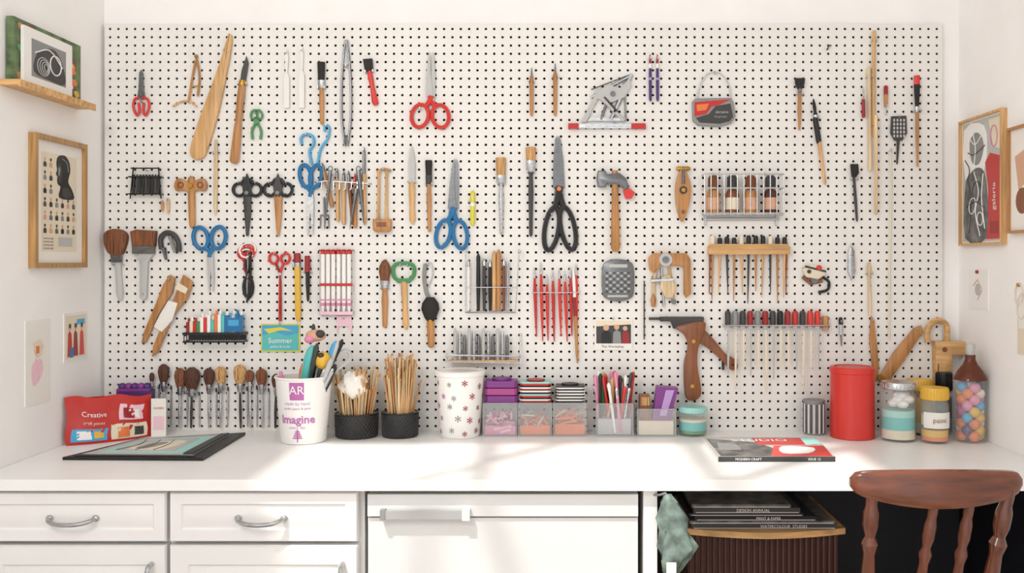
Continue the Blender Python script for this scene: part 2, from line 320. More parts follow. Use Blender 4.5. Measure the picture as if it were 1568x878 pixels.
b=T('hook_pin'); b.tube([(1266,76,-1),(1266,76,5),(1267,72,6),(1271,71,6)],1.2,'char'); b.done()
for x0,y0,x1,y1,m in((1337,48,1336,210,'wood_l'),(1329,104,1331,262,'wood_p'),(1338,178,1338,330,'wood_p')):
    b=T('wooden_dowel'); b.lathe((x0,y0),(x1,y1),[(0,2.6),(.02,2.9),(.98,2.7),(1,2)],m,8,1,4 if x0!=1338 else 10); b.hook(x0-4,y0+16); b.hook(x0+4,y0+16); b.done()
b=T('screwdriver'); b.stk((1320,134),(1321,181),[('steel',[(0,1),(.4,1)]),('red_d',[(.4,2.6),(.95,2.8),(1,2)])]); b.hook(1320,150); b.done()
b=T('screwdriver'); b.stk((1355,178),(1355,132),[('steel',[(0,1),(.3,1)]),('wood_m',[(.3,2.6),(.7,3.2)]),('red_d',[(.7,3.2),(.95,3.2),(1,2)])]); b.hook(1355,165); b.done()
b=T('detail_brush'); b.stk((1402,117),(1403,256),[('red_b',[(0,4.5),(.1,4.5)]),('br_black',[(.1,4.8),(.34,3)]),('steel',[(.34,3.1),(.4,2.8)]),('wood_m',[(.4,2.6),(.6,2.8),(1,1.4)])],w=5); b.hook(1398,172);b.hook(1408,172); b.done()
b=T('slotted_skimmer'); b.prism([(1363,179),(1386,178),(1387,205),(1380,216),(1368,216),(1362,205)],3,5,'char')
for i in range(4):
    for j in range(5): b.rect(1366+i*5,183+j*6,1368.5+i*5,187+j*6,5,5.4,'grey_l')
b.tube([(1374,215),(1372,252)],[2.6,1.2],'char'); b.hook(1375,181); b.done()
b=T('cord'); b.tube([(1362,228),(1363,300),(1361,400),(1360,520)],1.2,'cream',sm=4); b.hook(1362,232); b.done()
b=T('dusting_brush'); b.prism([(1301,252),(1312,252),(1313,266),(1309,272),(1303,272)],2,7,'br_black'); b.stk((1306,270),(1311,340),[('char',[(0,2.4),(.1,2),(.5,2.4),(.95,1.8),(1,.8)])]); b.hook(1302,276);b.hook(1312,276); b.done()
# ---- row 2
b=T('bobbin_rack')
for y in(259,272,298): b.tube([(208 if y<270 else 204,y,0),(206 if y<270 else 202,y,12),(246 if y<270 else 251,y,12),(245 if y<270 else 250,y,0)],1.1,'black')
for x0,x1 in((208,203),(246,250)): b.tube([(x0,257,8),(x1,305,8)],1.1,'black')
for i in range(9): b.lathe((209+i*4.6,268),(207+i*4.9,299),[(0,1.2),(.1,2.1),(.9,2.1),(1,1.2)],'char' if i%3==1 else 'black',8,1,7)
b.hook(227,262); b.done()
b=T('wing_corkscrew')
for s_ in(-1,1): b.prism([(294,284),(294+s_*10,276),(294+s_*20,274),(294+s_*25,283),(294+s_*22,293),(294+s_*10,292),(294,298)],2.5,6.5,'wood_m',sm=4,bev=1); b.ring(294+s_*15,284,4,4,1.5,'wood_d',w=6)
b.lathe((294,270),(296,350),[(0,2),(.05,5),(.12,5.5),(.2,4),(.4,5.5),(.8,5),(.97,4),(1,1)],'wood_m',12,.7); b.disc(294,285,4,6,9.5,'brass'); b.hook(294,274); b.done()
b=T('craft_stick'); b.lathe((332,214),(331,330),[(0,1.6),(.1,2.6),(.5,3),(.9,2.4),(1,1)],'wood_p',8,.6); b.hook(328,236);b.hook(336,236); b.done()
def ringshears(name,cx,bm,tw):
    b=T(name)
    for s_ in(-1,1):
        b.ring(cx+s_*12.5,291,9,9.5,2.6,'black_g',n=24,k=8); b.tube([(cx+s_*9,281),(cx+s_*3,275),(cx-s_*1,290),(cx-s_*3,302)],2.6,'black_g',sm=4)
    b.prism([(cx-7,286),(cx,266),(cx+7,286),(cx+5,300),(cx-5,300)],3,7,'black' if tw else 'char')
    b.prism([(cx-6,300),(cx+6,300),(cx+5.5,330),(cx+1.5,362),(cx-1.5,362),(cx-4,330)],2.5,6,bm,bev=1); b.disc(cx,296,3,6,8.5,'steel_d'); b.hook(cx-13,282); b.hook(cx+13,282); b.done()
ringshears('thread_shears',380,'char',1); ringshears('wooden_handled_shears',427,'wood_m',0)
scissors('blue_fabric_scissors',(476,362),(477,300),(477,252),36,'blue',bw=4.5,op=3,rr=3.2,rh=.36,spread=.22,rw=.24)
b=T('blue_plastic_hook'); b.tube([(463,222),(462,212),(469,206),(480,210),(481,222),(475,232),(478,252)],2.2,'blue_l',sm=5); b.hook(470,209); b.done()
b=T('blue_plastic_hook'); b.tube([(498,202),(499,193),(505,196),(503,212),(496,222),(491,232),(487,252)],2,'blue_l',sm=5); b.hook(501,195); b.done()
for i,(x0,y0,x1,y1,m,r,t) in enumerate([(494,250,510,318,'wood_m',3.6,'c'),(509,262,500,352,'steel',1.6,'s'),(517,258,518,340,'wood_l',3.2,'k'),(527,262,527,345,'wood_l',3.6,'k'),(534,262,541,345,'wood_d',3,'k'),(544,266,545,350,'wood_m',3.2,'r'),(551,262,560,346,'steel',2,'s'),(558,226,559,344,'wood_l',3.4,'n'),(548,290,538,352,'steel',1.8,'s')]):
    b=T({'c':'clay_tool','s':'steel_scriber','k':'modelling_tool','r':'awl','n':'needle_tool'}[t])
    if t=='s':
        b.stk((x0,y0),(x1,y1),[('steel_d',[(0,r*1.6),(.1,r*2),(.3,r*1.3),(.7,r),(1,.4)])],w=11+i%2*2); b.ring(x0,y0-2,3,4,1,'steel_d',w=11+i%2*2)
    else:
        tm='red_b' if t=='r' else 'steel_d'
        b.stk((x0,y0),(x1,y1),[(tm,[(0,.8),(.08,2.2),(.2 if t!='n' else .35,2.4)]),(m,[(.2 if t!='n' else .35,r*.8),(.35,r),(.7,r*.85),(.96,r*.9),(1,r*.4)])],w=4)
    b.hook(x0,y0+6); b.done()
b=T('tool_hanger_rail'); b.tube([(488,280,8),(500,278,9),(566,282,9),(569,282,0)],1.1,'steel_l'); b.tube([(488,280,8),(487,280,0)],1.1,'steel_l')
for x in range(495,565,9): b.tube([(x,279,9),(x,290,10),(x-2,292,10)],.8,'steel')
b.done()
b=T('garden_fork_tool')
for x in(492,498,504): b.tube([(x,330),(x+(x-498)*.1,350)],1,'steel_d')
b.tube([(492,330),(504,330)],1.2,'steel_d'); b.tube([(498,330),(497,302)],1.6,'steel_d'); b.hook(498,305); b.done()
b=T('wooden_stamp_frame'); b.prism([(573,336),(600,336),(600,352),(596,356),(577,356),(573,352)],1,12,'wood_m',bev=1.2); b.rect(579,341,594,348,12,12.5,'wood_d')
for x in(580,592): b.lathe((x,336),(x+1,262),[(0,2.2),(.9,2),(1,3)],'wood_l',8,1,6)
b.tube([(578,264),(588,259),(600,262)],2,'wood_m',w=6); b.hook(588,262); b.done()
knife('palette_knife',(631,223),(631,280),(632,343),5,'wood_l',4.5,bm='grey_l')
brush('varnish_brush',(657,246),(658,356),'br_black','wood_m',5.5,3.8,.22,.34,fm='char')
scissors('blue_dressmaking_scissors',(698,243),(693,320),(691,383),48,'blue','steel_d',bw=8,op=1,rr=3.2,rh=.34)
b=T('yellow_marker'); b.stk((724,292),(724,346),[('yellow_l',[(0,1),(.08,3.5),(.35,3.8)]),('white',[(.35,3.4),(.45,3.4)]),('yellow_l',[(.45,3.8),(.9,3.8),(1,2)])]); b.hook(719,310);b.hook(729,310); b.done()
brush('flat_varnish_brush',(767,242),(768,360),'br_tan','steel',8,3.8,.24,.34,flat=.5)
brush('flat_gesso_brush',(813,226),(813,363),'br_tan','char',8,4,.16,.28,flat=.5)
scissors('black_tailor_shears',(854,208),(856,288),(858,389),46,'black_g','steel_d',bw=9,op=1,rr=3.8,rh=.33,rw=.23,cap='orange')
b=T('claw_hammer'); b.prism([(915,263),(926,262),(929,268),(948,266),(958,274),(962,288),(957,292),(948,284),(930,282),(926,288),(915,287),(913,275)],2,12,'steel_d',bev=2); b.lathe((941,262),(942,386),[(0,4.5),(.12,5),(.3,5),(.7,6.5),(.95,7),(1,4)],'wood_m',12,.7,7)
b.prism([(953,292),(963,289),(972,296),(966,305),(957,305)],3,10,'red_b'); b.hook(933,284); b.hook(949,286); b.done()
b=T('wooden_spokeshave'); b.prism([(1044,258),(1053,272),(1057,292),(1053,318),(1046,338),(1041,338),(1035,318),(1033,292),(1036,272)],2,9,'wood_m',sm=4,bev=1.5); b.lathe((1034,259),(1056,259),[(0,2),(.15,3.5),(.5,3),(.85,3.5),(1,2)],'brass',10,1,7); b.lathe((1045,256),(1045,282),[(0,2),(1,3.4)],'steel_d',10,1,8); b.disc(1045,292,6,9,10.5,'char'); b.disc(1045,292,3,10,12,'brass'); b.disc(1045,325,3,9,10,'wood_d'); b.hook(1045,262); b.done()
b=T('wire_basket_with_jars')
for y in(269,290,328): b.tube([(1075,y,0),(1075,y,24),(1194,y,24),(1194,y,0)],1.3,'steel_l')
for i in range(13): b.tube([(1075+i*9.9,269,24),(1075+i*9.9,330,24),(1075+i*9.9,330,1)],.8,'steel_l',n=5)
for z_ in(6,12,18): b.tube([(1075,330,z_),(1194,330,z_)],1,'steel_l')
for x in(1080,1188): b.tube([(x,330,2),(x,346,2),(x,346,8)],1.6,'steel_l')
b.tube([(1076,336,4),(1192,336,4)],2,'grey_l')
for x,m in((1090,'wood_m'),(1119,'wood_d'),(1147,'wood_m'),(1177,'br_choc')):
    b.lathe((x,328,12),(x,292,12),[(0,9.5),(.05,10.5),(.8,10.5),(.95,8.5),(1,7)],m,16); b.lathe((x,291,12),(x,270,12),[(0,7),(.2,8),(.8,8),(1,5)],'char' if m!='wood_m' else 'br_brown',16); b.lathe((x,322,12),(x,304,12),[(0,10.8),(1,10.8)],'cream' if m=='wood_d' else 'skin',16)
b.hook(1100,268); b.hook(1170,268); b.done(40)
# ---- row 3
b=T('round_mop_brush'); b.prism([(163,362),(168,354),(180,351),(192,354),(198,362),(195,378),(189,390),(173,390),(165,378)],1,12,'br_brown',sm=3,bev=3); b.prism([(173,388),(189,388),(189,402),(175,402)],3,10,'steel_d'); b.lathe((182,400),(186,460),[(0,6),(.3,4.5),(.8,5.5),(1,3)],'grey_l',12,.6); b.hook(175,406);b.hook(191,406); b.done()
b=T('wide_flat_brush'); b.prism([(203,355),(212,352),(242,354),(240,378),(206,378)],1,10,'br_brown',bev=2); b.rect(206,376,239,389,2,9,'steel_d'); b.prism([(208,388),(238,388),(229,402),(227,456),(222,461),(217,456),(217,402)],3,7,'grey_l',bev=1); b.hook(222,452); b.hook(214,392); b.done()
b=T('snap_ring_pliers'); b.tube([(249,382),(248,366),(256,357),(268,360),(275,372),(276,386)],4,'char',sm=5,n=8,w=4.5); b.tube([(252,380),(256,398)],[4,2],'steel_d'); b.tube([(262,362),(266,376),(270,386)],3,'grey',sm=3); b.hook(261,366); b.done()
scissors('blue_craft_scissors',(325,448),(322,392),(322,348),50,'blue','grey_l',bw=5,op=2.5,rr=3.2,rh=.38)
b=T('bakers_twine_hank')
for i in range(7): b.ring(380+R(-2,2),386+R(-3,3),14-i*1.2,11-i,1.2,('red_b','white')[i%2],R(-.5,.5),w=3+i*.5)
for i in range(6): b.tube([(374+i*2.4,385),(372+R(0,16),410),(371+R(0,20),435),(378+R(0,6),460+R(-6,4))],1.5,('black','black','red_d','grey')[i%4],sm=5,w=3+i*.6)
for i in range(3): b.ring(381,440,8-i,17-2*i,1.4,'black',w=3+i)
b.hook(380,380); b.done()
b=T('red_embroidery_scissors')
for s_ in(-1,1):
    b.ring(429+s_*9,396,6.5,8,2,'red_b',s_*.2); b.tube([(429+s_*6,403),(430,425),(430-s_*1.5,492)],[2.2,1.2],'red_b' if s_>0 else 'red_d',sm=4)
b.disc(430,420,2.6,4,7,'steel'); b.hook(422,391);b.hook(436,391); b.done()
b=T('yellow_handled_brush'); b.stk((456,388),(458,492),[('red_d',[(0,5),(.14,5.5)]),('steel',[(.14,5),(.2,4.6)]),('yellow',[(.2,4.5),(.9,4.6),(1,3)])],flat=.7,w=4.5); b.hook(450,410);b.hook(463,410); b.done()
b=T('red_capped_pen'); b.stk((472,392),(473,462),[('red_d',[(0,4),(.35,4.6)]),('black',[(.35,3),(.6,3.4),(.95,2),(1,1)])],w=5); b.hook(467,418);b.hook(478,418); b.done()
b=T('marker_rack'); b.rect(492,436,542,446,0,3,'pink_l')
for i in range(6):
    x=496+i*8; b.stk((x,382),(x,478),[('red_b',[(0,2.5),(.04,3.2),(.08,3.3)]),('white',[(.08,3.4),(.85,3.4)]),('pink',[(.85,3.3),(.9,3.3)]),('white',[(.9,3.2),(1,1.5)])],w=6.5)
b.tube([(490,384,0),(490,384,10),(542,384,10),(542,384,0)],1,'red_d'); b.tube([(492,382,9),(492,482,9),(542,482,9),(542,382,9)],1,'grey_l'); b.rect(492,434,542,438,10,10.5,'red'); b.rect(492,458,542,460,10,10.4,'pink'); b.rect(492,477,542,482,2,10,'pink_l'); b.hook(517,384); b.done()
b=T('pink_ribbon'); b.prism([(516,484),(538,484),(540,500),(538,512),(534,500),(519,500),(517,512)],1,2.5,'pink_l'); b.hook(527,488); b.done()
brush('powder_brush',(590,398),(590,502),'br_brown','wood_m',9,5,.32,.42,'round',.5)
b=T('green_loop_scraper'); b.tube([(611,430),(604,424),(603,410),(610,404),(628,404),(635,411),(633,424),(626,430)],3,'green',sm=5,n=8); b.lathe((609,430),(629,430),[(0,3.5),(1,3.5)],'green',8); b.lathe((619,430),(622,504),[(0,4.4),(.15,5),(.5,4),(.9,4.6),(1,2)],'wood_l',12,.7); b.hook(614,408);b.hook(625,408); b.done()
b=T('soft_dome_brush'); b.tube([(652,404),(650,425),(653,446),(657,456)],3,'grey',sm=4,n=8); b.tube([(653,404),(661,404),(663,422),(656,440)],1,'steel',sm=4)
b.lathe((660,492),(660,455),[(0,5),(.15,9),(.5,14),(.75,12.5),(1,6)],'br_black',16,.5,8); b.lathe((660,490),(661,532),[(0,4),(.1,6),(.6,5.4),(.95,5),(1,2)],'wood_m',12,.8,7); b.lathe((660,488),(660,498),[(0,5),(1,5.4)],'brass',12,.9,7); b.hook(656,407); b.done()
b=T('hanging_pen_rack'); b.tube([(714,384,0),(714,384,14),(714,478,14),(790,478,14),(796,384,14),(796,384,0)],1.1,'steel_l'); b.tube([(714,440,13),(794,440,13)],.9,'steel_l'); b.tube([(714,478,4),(790,478,4)],1.2,'steel_l')
for x,y,m,r in((718,398,'white',2.6),(733,388,'black',3.2),(742,396,'char',3),(751,398,'black',3),(757,384,'wood_l',3.4),(764,382,'wood_m',3.8),(772,396,'wood_d',2.6),(778,400,'steel',2)):
    b.stk((x,y),(x,476),[(m if r>3 else 'steel',[(0,.8),(.06,r*.9),(.14,r)]),(m,[(.14,r*.9),(.5,r),(1,r*.7)])],w=8)
b.hook(714,386);b.hook(795,386); b.done()
b=T('red_paintbrush_set')
for i in range(8):
    x=819+i*9+R(-1,1); y0=400+R(0,22); x1=x+2+R(-1,2); y1=520+R(-6,5)
    b.stk((x,y0),(x1,y1),[('steel_l',[(0,.5),(.1,1.6),(.16,1.8)]),('red_b' if i%3 else 'red',[(.16,1.6),(.35,2.7),(.7,2),(1,.8)])],w=5)
b.stk((878,412),(884,556),[('white',[(0,.8),(.1,2.4),(.3,2.6)]),('red_d',[(.3,2.6),(.5,2.8)]),('wood_m',[(.5,2.6),(.9,2.2),(1,1)])],w=6)
b.tube([(815,448,0),(815,448,9),(888,448,9),(888,448,0)],.8,'steel_l'); b.done()
b=T('oval_grater'); b.prism([(930,400),(945,397),(962,400),(970,410),(970,448),(963,458),(945,462),(929,458),(922,448),(922,410)],2,6,'steel_d',sm=3,bev=1.5)
b.rect(932,405,960,410,6,6.6,'grey_l')
for i in range(7):
    for j in range(7): b.rect(927+i*5.6,417+j*4.8,930.6+i*5.6,419.2+j*4.8,6,6.7,'grey_l' if (i+j)%2 else 'char')
b.rect(930,452,961,455,6,6.7,'grey_l'); b.hook(946,399); b.done()
b=T('wooden_hand_drill'); b.prism([(992,395),(1000,388),(1050,388),(1056,398),(1057,450),(1049,456),(1046,450),(1046,408),(1010,406),(1002,418),(994,414)],2,10,'wood_m',bev=2); b.disc(1018,398,10,10,12,'grey_l'); b.disc(1018,398,5,12,14,'steel_d')
b.tube([(1004,412),(1000,440),(1002,470)],3,'wood_p',sm=3); b.tube([(996,430),(1030,428)],3.4,'steel_l',w=8); b.prism([(1012,425),(1024,420),(1034,440),(1028,456),(1018,456),(1010,440)],4,10,'wood_p',bev=1); b.tube([(1012,410),(1016,470)],1.8,'steel'); b.tube([(1024,410),(1030,458)],2.2,'wood_l'); b.lathe((1000,470),(1000,450),[(0,3),(.5,4.5),(1,2)],'wood_m',w=5); b.disc(1031,462,4,3,8,'steel_d'); b.tube([(986,430),(986,520)],1,'char'); b.hook(1010,390); b.hook(1044,392); b.done()
b=T('wooden_bit_rack'); b.rect(1083,378,1207,390,0,12,'wood_x'); b.prism([(1083,378),(1207,378),(1203,374),(1087,374)],0.5,10,'wood_x')
for i in range(11):
    x=1090+i*11; L_=R(440,466); m=('wood_m','wood_l','char')[i%3]
    b.stk((x,362+R(-2,3)),(x,376),[('black' if i%4 else 'cream',[(0,2.4),(.2,3.6),(1,3.4)])],w=6); b.lathe((x,390),(x+R(-2,2),L_),[(0,2),(.5,1.5),(1,.6)],m,6,1,6)
for x in (1086,1203): b.lathe((x,390),(x-1,450),[(0,1.6),(1,.8)],'wood_d',6,1,6)
b.done()
b=T('mini_vise'); b.prism([(1227,412),(1240,406),(1258,408),(1262,420),(1250,428),(1232,424)],2,10,'cream',bev=2); b.disc(1251,410,4,10,13,'red_b'); b.tube([(1258,424),(1268,432),(1266,444),(1252,448)],2.2,'black',sm=4); b.tube([(1228,424),(1240,434),(1258,430)],3,'wood_d'); b.tube([(1230,408),(1262,416)],1.6,'char',w=10); b.disc(1245,428,6,4,9,'steel_d'); b.disc(1236,416,3,9,12,'char'); b.hook(1243,410); b.done()
b=T('steel_lancet'); b.prism([(1302,373),(1306,385),(1308,415),(1302,430),(1297,415),(1298,388)],3,6,'steel',bev=1); b.hook(1302,379); b.done()
b=T('craft_stick'); b.lathe((1329,402),(1331,482),[(0,2),(.1,3.5),(.25,2.2),(1,2.2)],'wood_p',8); b.hook(1325,420);b.hook(1334,420); b.done()
# ---- row 4
b=T('wooden_tongs')
b.prism([(262,421),(270,426),(266,448),(246,480),(226,524),(219,526),(222,510),(242,462),(252,436)],2,6,'wood_m',bev=1)
b.prism([(284,421),(298,432),(290,456),(268,484),(244,540),(236,546),(238,530),(258,482),(272,450)],4,9,'wood_m',bev=1)
b.prism([(262,460),(276,464),(268,490),(252,508),(240,500),(250,480)],9,11,'paper',bev=.8)
b.prism([(276,432),(292,442),(288,450),(272,442)],9,10.5,'cream'); b.hook(262,430); b.hook(284,430); b.done()
b=T('paint_tube_shelf'); b.rect(288,508,380,512,0,22,'black'); b.tube([(289,522,1),(289,522,22),(379,522,22),(379,522,1)],1.4,'black'); b.rect(290,512,378,521,1,3,'char')
for i in range(22): b.rect(290+i*4,512,291+i*4,522,21,22.5,'black')
cols=['red_d','cream','red','green','white','red_b','white','teal','orange','white','teal','blue','blue_l','grey_l','blue','blue']
for i,m in enumerate(cols):
    x=292+i*5.3; h=R(474,488); b.box((x,h+6,8),(x+4.8,508,18),m); b.lathe((x+2.4,h+6,13),(x+2.4,h,13),[(0,2),(1,1.7)],'white' if i%2 else m,8)
b.rect(352,486,376,507,18,18.6,'blue'); b.rect(356,489,372,498,18.6,19.2,'blue_l'); b.done()
b=T('printed_card'); b.rect(400,496,460,539,.2,2,'yellow_l'); b.rect(402,498,458,537,2,2.25,'teal'); b.prism([(402,498),(458,498),(458,510),(440,514),(420,508),(402,514)],2.25,2.5,'blue_l'); b.prism([(405,504),(430,501),(450,507),(430,506),(412,511)],2.5,2.8,'yellow_l'); b.text('Summer',11,flatmap(430,522,2.6),'white',.01); b.text('gallery & studio',5,flatmap(430,531,2.6),'white')
b.hook(430,496); b.done()
b=T('drill_bit_shelf'); b.tube([(684,542,0),(684,542,22),(797,544,22),(797,544,0)],1.2,'steel_l'); b.tube([(684,552,20),(796,554,20)],1.2,'steel_l'); b.tube([(684,542,22),(690,552,20)],1,'steel_l'); b.tube([(797,510,2),(797,556,20)],1.2,'steel_l'); b.rect(690,550,794,552,1,20,'wood_l')
for i in range(12): b.stk((698+i*7.2,502+(i%3)*5),(698+i*7.2,550),[(('grey_l','steel','steel_d')[i%3],[(0,1),(.1,2.4),(.5,2.6),(1,2.4)])],w=12)
b.done()
b=T('photo_card'); b.rect(910,489,968,536,.2,2,'paper'); b.rect(912,491,966,512,2,2.2,'cream'); b.prism([(913,500),(966,497),(966,526),(913,526)],2.2,2.5,'char'); b.disc(928,502,4.5,2.6,3,'skin'); b.disc(944,501,4,2.6,3,'skin'); b.disc(957,503,3.6,2.6,3,'skin'); b.prism([(920,526),(921,510),(928,506),(935,510),(936,526)],2.6,2.9,'black'); b.prism([(938,526),(939,509),(944,505),(950,509),(951,526)],2.6,2.9,'grey'); b.prism([(952,526),(953,510),(957,507),(963,510),(964,526)],2.6,2.9,'red_d'); b.text('The Workshop',5.5,flatmap(938,531,2.3),'char'); b.hook(939,489); b.done()
b=T('pistol_grip_hand_saw')
b.rect(993,486,1030,490,3,6,'char'); b.prism([(1010,485),(1076,485),(1076,498),(1030,503),(1026,492),(1010,492)],2,11,'char',bev=1.5)
b.prism([(1034,500),(1074,492),(1078,504),(1068,530),(1066,558),(1072,598),(1066,610),(1056,612),(1048,604),(1046,560),(1052,530),(1046,512)],2,13,'wood_d',sm=4,bev=2)
b.prism([(1070,500),(1092,520),(1108,540),(1124,550),(1128,562),(1118,566),(1102,550),(1084,534),(1066,520)],3,10,'wood_d',sm=3,bev=1.5)
b.disc(1120,558,2,10,10.6,'black'); b.disc(1060,522,3,13,14.5,'brass'); b.disc(1058,590,3,13,14.5,'brass'); b.tube([(1106,545),(1106,566)],2,'black',w=6); b.hook(1020,487); b.hook(1062,487); b.done()
b=T('lipstick_brush_rack'); b.tube([(1106,498,0),(1106,498,13),(1268,498,13),(1268,498,0)],1,'steel_l'); b.rect(1108,502,1268,505,0.5,14,'acrylic')
cs=['char','grey','char','red_d','grey','red_d','char','black','red_d','red','char','red_b','red_b']
for i,m in enumerate(cs):
    x=1113+i*11.4; b.stk((x,476),(x,503),[(m,[(0,3),(.1,4.4),(.8,4.4)]),('grey_l',[(.8,4.4),(1,4.2)])],w=7); b.lathe((x,505),(x+R(-1,1),R(560,600)),[(0,1.6),(.5,1.9),(1,1)],'cream' if i%3 else 'grey_l',6,1,14)
b.stk((1262,484),(1262,506),[('wood_m',[(0,4),(.1,5),(1,5)])],w=7); b.done()
b=T('crochet_hook'); b.stk((1286,486),(1287,530),[('black',[(0,2),(.1,3.4),(.25,3.2)]),('steel_l',[(.25,2.8),(.6,3)]),('steel_d',[(.6,1.4),(1,.8)])]); b.hook(1286,494); b.done()
b=T('wooden_calipers'); b.prism([(1332,484),(1337,490),(1344,560),(1342,584),(1336,580),(1330,520)],2,6,'wood_m',bev=1); b.prism([(1408,498),(1411,508),(1390,540),(1358,586),(1346,586),(1344,578),(1366,540),(1398,502)],3,7,'wood_m',bev=1); b.disc(1346,578,5,7,9,'brass'); b.hook(1334,492); b.hook(1402,506); b.done()
b=T('wooden_cane_bracket'); b.tube([(1417,524),(1417,506),(1424,494),(1436,491),(1446,498),(1447,516),(1446,530)],4.4,'wood_x',sm=5,n=10,w=8); b.prism([(1426,522),(1452,522),(1490,523),(1504,526),(1508,532),(1505,540),(1490,542),(1452,543),(1451,600),(1428,602)],1,16,'wood_x',bev=2); b.lathe((1440,534,16),(1440,534,18),[(0,4),(1,3)],'wood_d'); b.lathe((1496,532,16),(1496,532,17.5),[(0,3),(1,2.4)],'wood_d'); b.tube([(1430,556,16.2),(1430,596,16.2)],.8,'wood_d'); b.hook(1434,489); b.done()
# ---- makeup brush row
for i,(x,y,w_,h,m) in enumerate([(236,570,4,15,'br_choc'),(254,557,9,29,'br_choc'),(279,563,9,30,'br_brown'),(297,562,13,34,'br_choc'),(323,563,9,27,'br_choc'),(341,561,9,27,'br_tan'),(370,558,10,30,'br_tan'),(385,566,7,20,'br_brown'),(403,564,9,26,'br_brown'),(425,572,7,22,'br_choc')]):
    b=T('makeup_brush'); b.lathe((x,y+h),(x,y),[(0,w_*.55),(.3,w_*.85),(.6,w_),(.85,w_*.85),(1,w_*.3)],m,14,.6,8); b.stk((x,y+h-2),(x+R(-2,2),655),[('steel',[(0,w_*.5),(.18,w_*.42),(.22,2.2)]),('steel_l' if i%3 else 'char',[(.22,1.6),(.6,2.3),(.97,1.6),(1,.8)])],w=8,n=8)
    b.hook(x-w_*.5,y+h+6); b.hook(x+w_*.5,y+h+6); b.done()
    if i<9:
        b=T('fine_liner_brush'); xx=x+9; b.stk((xx,y+h+4),(xx+R(-1,1),654),[('char',[(0,1),(.1,1.8)]),('steel_l',[(.1,1.5),(.5,1.7),(1,.8)])],w=3,n=6); b.hook(xx,y+h+10); b.done()
for x,y0,y1,m in((259,304,328,'wood_l'),(250,308,324,'wood_m')):
    b=T('wooden_peg'); b.lathe((x,y0),(x,y1),[(0,1.5),(.3,2.4),(1,1.4)],m,8,.8); b.hook(x,y0+4); b.done()
# ================================================================= WALL ART
def LM(dn,zt): return Matrix(((0,0,1,LW),(1,0,0,-dn),(0,-1,0,zt),(0,0,0,1)))
def RM(df,zt): return Matrix(((0,0,-1,RW),(-1,0,0,-df),(0,-1,0,zt),(0,0,0,1)))
def frame(b,w,h,bar,dp,fm):
    b.box((0,0,0),(w,bar,dp),fm);b.box((0,h-bar,0),(w,h,dp),fm);b.box((0,bar,0),(bar,h-bar,dp),fm);b.box((w-bar,bar,0),(w,h-bar,dp),fm); b.box((bar,bar,0),(w-bar,h-bar,dp*.5),'paper')
b=B('framed_portrait_poster',LM(.398,ZC+.341)); W_,H_=.275,.36; frame(b,W_,H_,.014,.02,'gold_frame')
z0=.0101
b.rect(.045,.045,.23,.315,z0,z0+.0003,'cream')
b.prism([(.13,.05),(.165,.045),(.188,.06),(.194,.085),(.186,.105),(.184,.12),(.205,.14),(.212,.165),(.135,.165),(.142,.135),(.128,.128),(.124,.115),(.126,.108),(.118,.1),(.124,.088),(.12,.07)],z0+.0005,z0+.001,'black',sm=3)
b.prism([(.127,.075),(.14,.07),(.148,.09),(.145,.12),(.132,.122),(.127,.11),(.122,.1),(.127,.088)],z0+.001,z0+.0012,'char',sm=3); b.prism([(.13,.082),(.138,.08),(.14,.09),(.134,.105),(.129,.1)],z0+.0012,z0+.0014,'grey',sm=3); b.prism([(.15,.14),(.18,.135),(.2,.155),(.16,.163)],z0+.001,z0+.0012,'char',sm=3); b.tube([(.15,.055,z0+.0012),(.175,.065,z0+.0012),(.182,.09,z0+.0012)],.0012,'grey',sm=4,n=4)
for j in range(6):
    for i in range(6):
        x=.053+i*.03; y=.055+j*.036
        if j<3 and i>1: continue
        m=['char','photo','grey','skin','black'][(i*3+j*2)%5]
        b.prism([(x+.002,y+.03),(x+.001,y+.02),(x+.009,y+.014),(x+.017,y+.02),(x+.016,y+.03)],z0+.0005,z0+.001,m); b.disc(x+.009,y+.009,.0045,z0+.0005,z0+.001,'char' if (i+j)%2 else 'skin',10)
for k in range(4): b.text('portrait study',.009,flatmap(.08,.279+k*.009,z0+.0006),'char')
b.rect(.13,.275,.205,.30,z0+.0005,z0+.001,'grey_l'); b.done()
b=B('picture_ledge',LM(.53,ZC+.455)); b.box((0,0,0),(.385,.014,.05),'wood_x'); b.box((0,.0,.0501),(.385,.018,.055),'wood_x'); b.done()
b=B('botanical_canvas',LM(.503,ZC+.455+.165)); b.box((0,0,.004),(.335,.165,.022),'foliage')
for k in range(40):
    x=R(.01,.30); y=R(.01,.145)
    if .07<x<.24 and k%3: continue
    b.prism([(x,y),(x+.02,y-.005),(x+.03,y+.008),(x+.012,y+.014)],.022,.0223+k*.00002,['orange','wood_m','green','red_d','cream','yellow'][k%6],sm=3)
b.done()
b=B('small_framed_photo',LM(.474,ZC+.455+.15)); b.box((0,0,.0235),(.24,.15,.032),'white'); b.rect(.035,.026,.205,.124,.032,.0326,'grey'); b.prism([(.045,.11),(.06,.06),(.1,.04),(.15,.035),(.19,.07),(.198,.118),(.12,.12)],.0326,.0332,'char',sm=3)
for k in range(4): b.ring(.09+k*.004,.09,.03-k*.007,.024-k*.005,.0012,'grey_l',w=.0334)
b.ring(.15,.075,.028,.026,.0018,'white',w=.0334); b.tube([(.05,.06,.0334),(.12,.04,.0334),(.185,.075,.0334)],.0018,'white',sm=4); b.done()
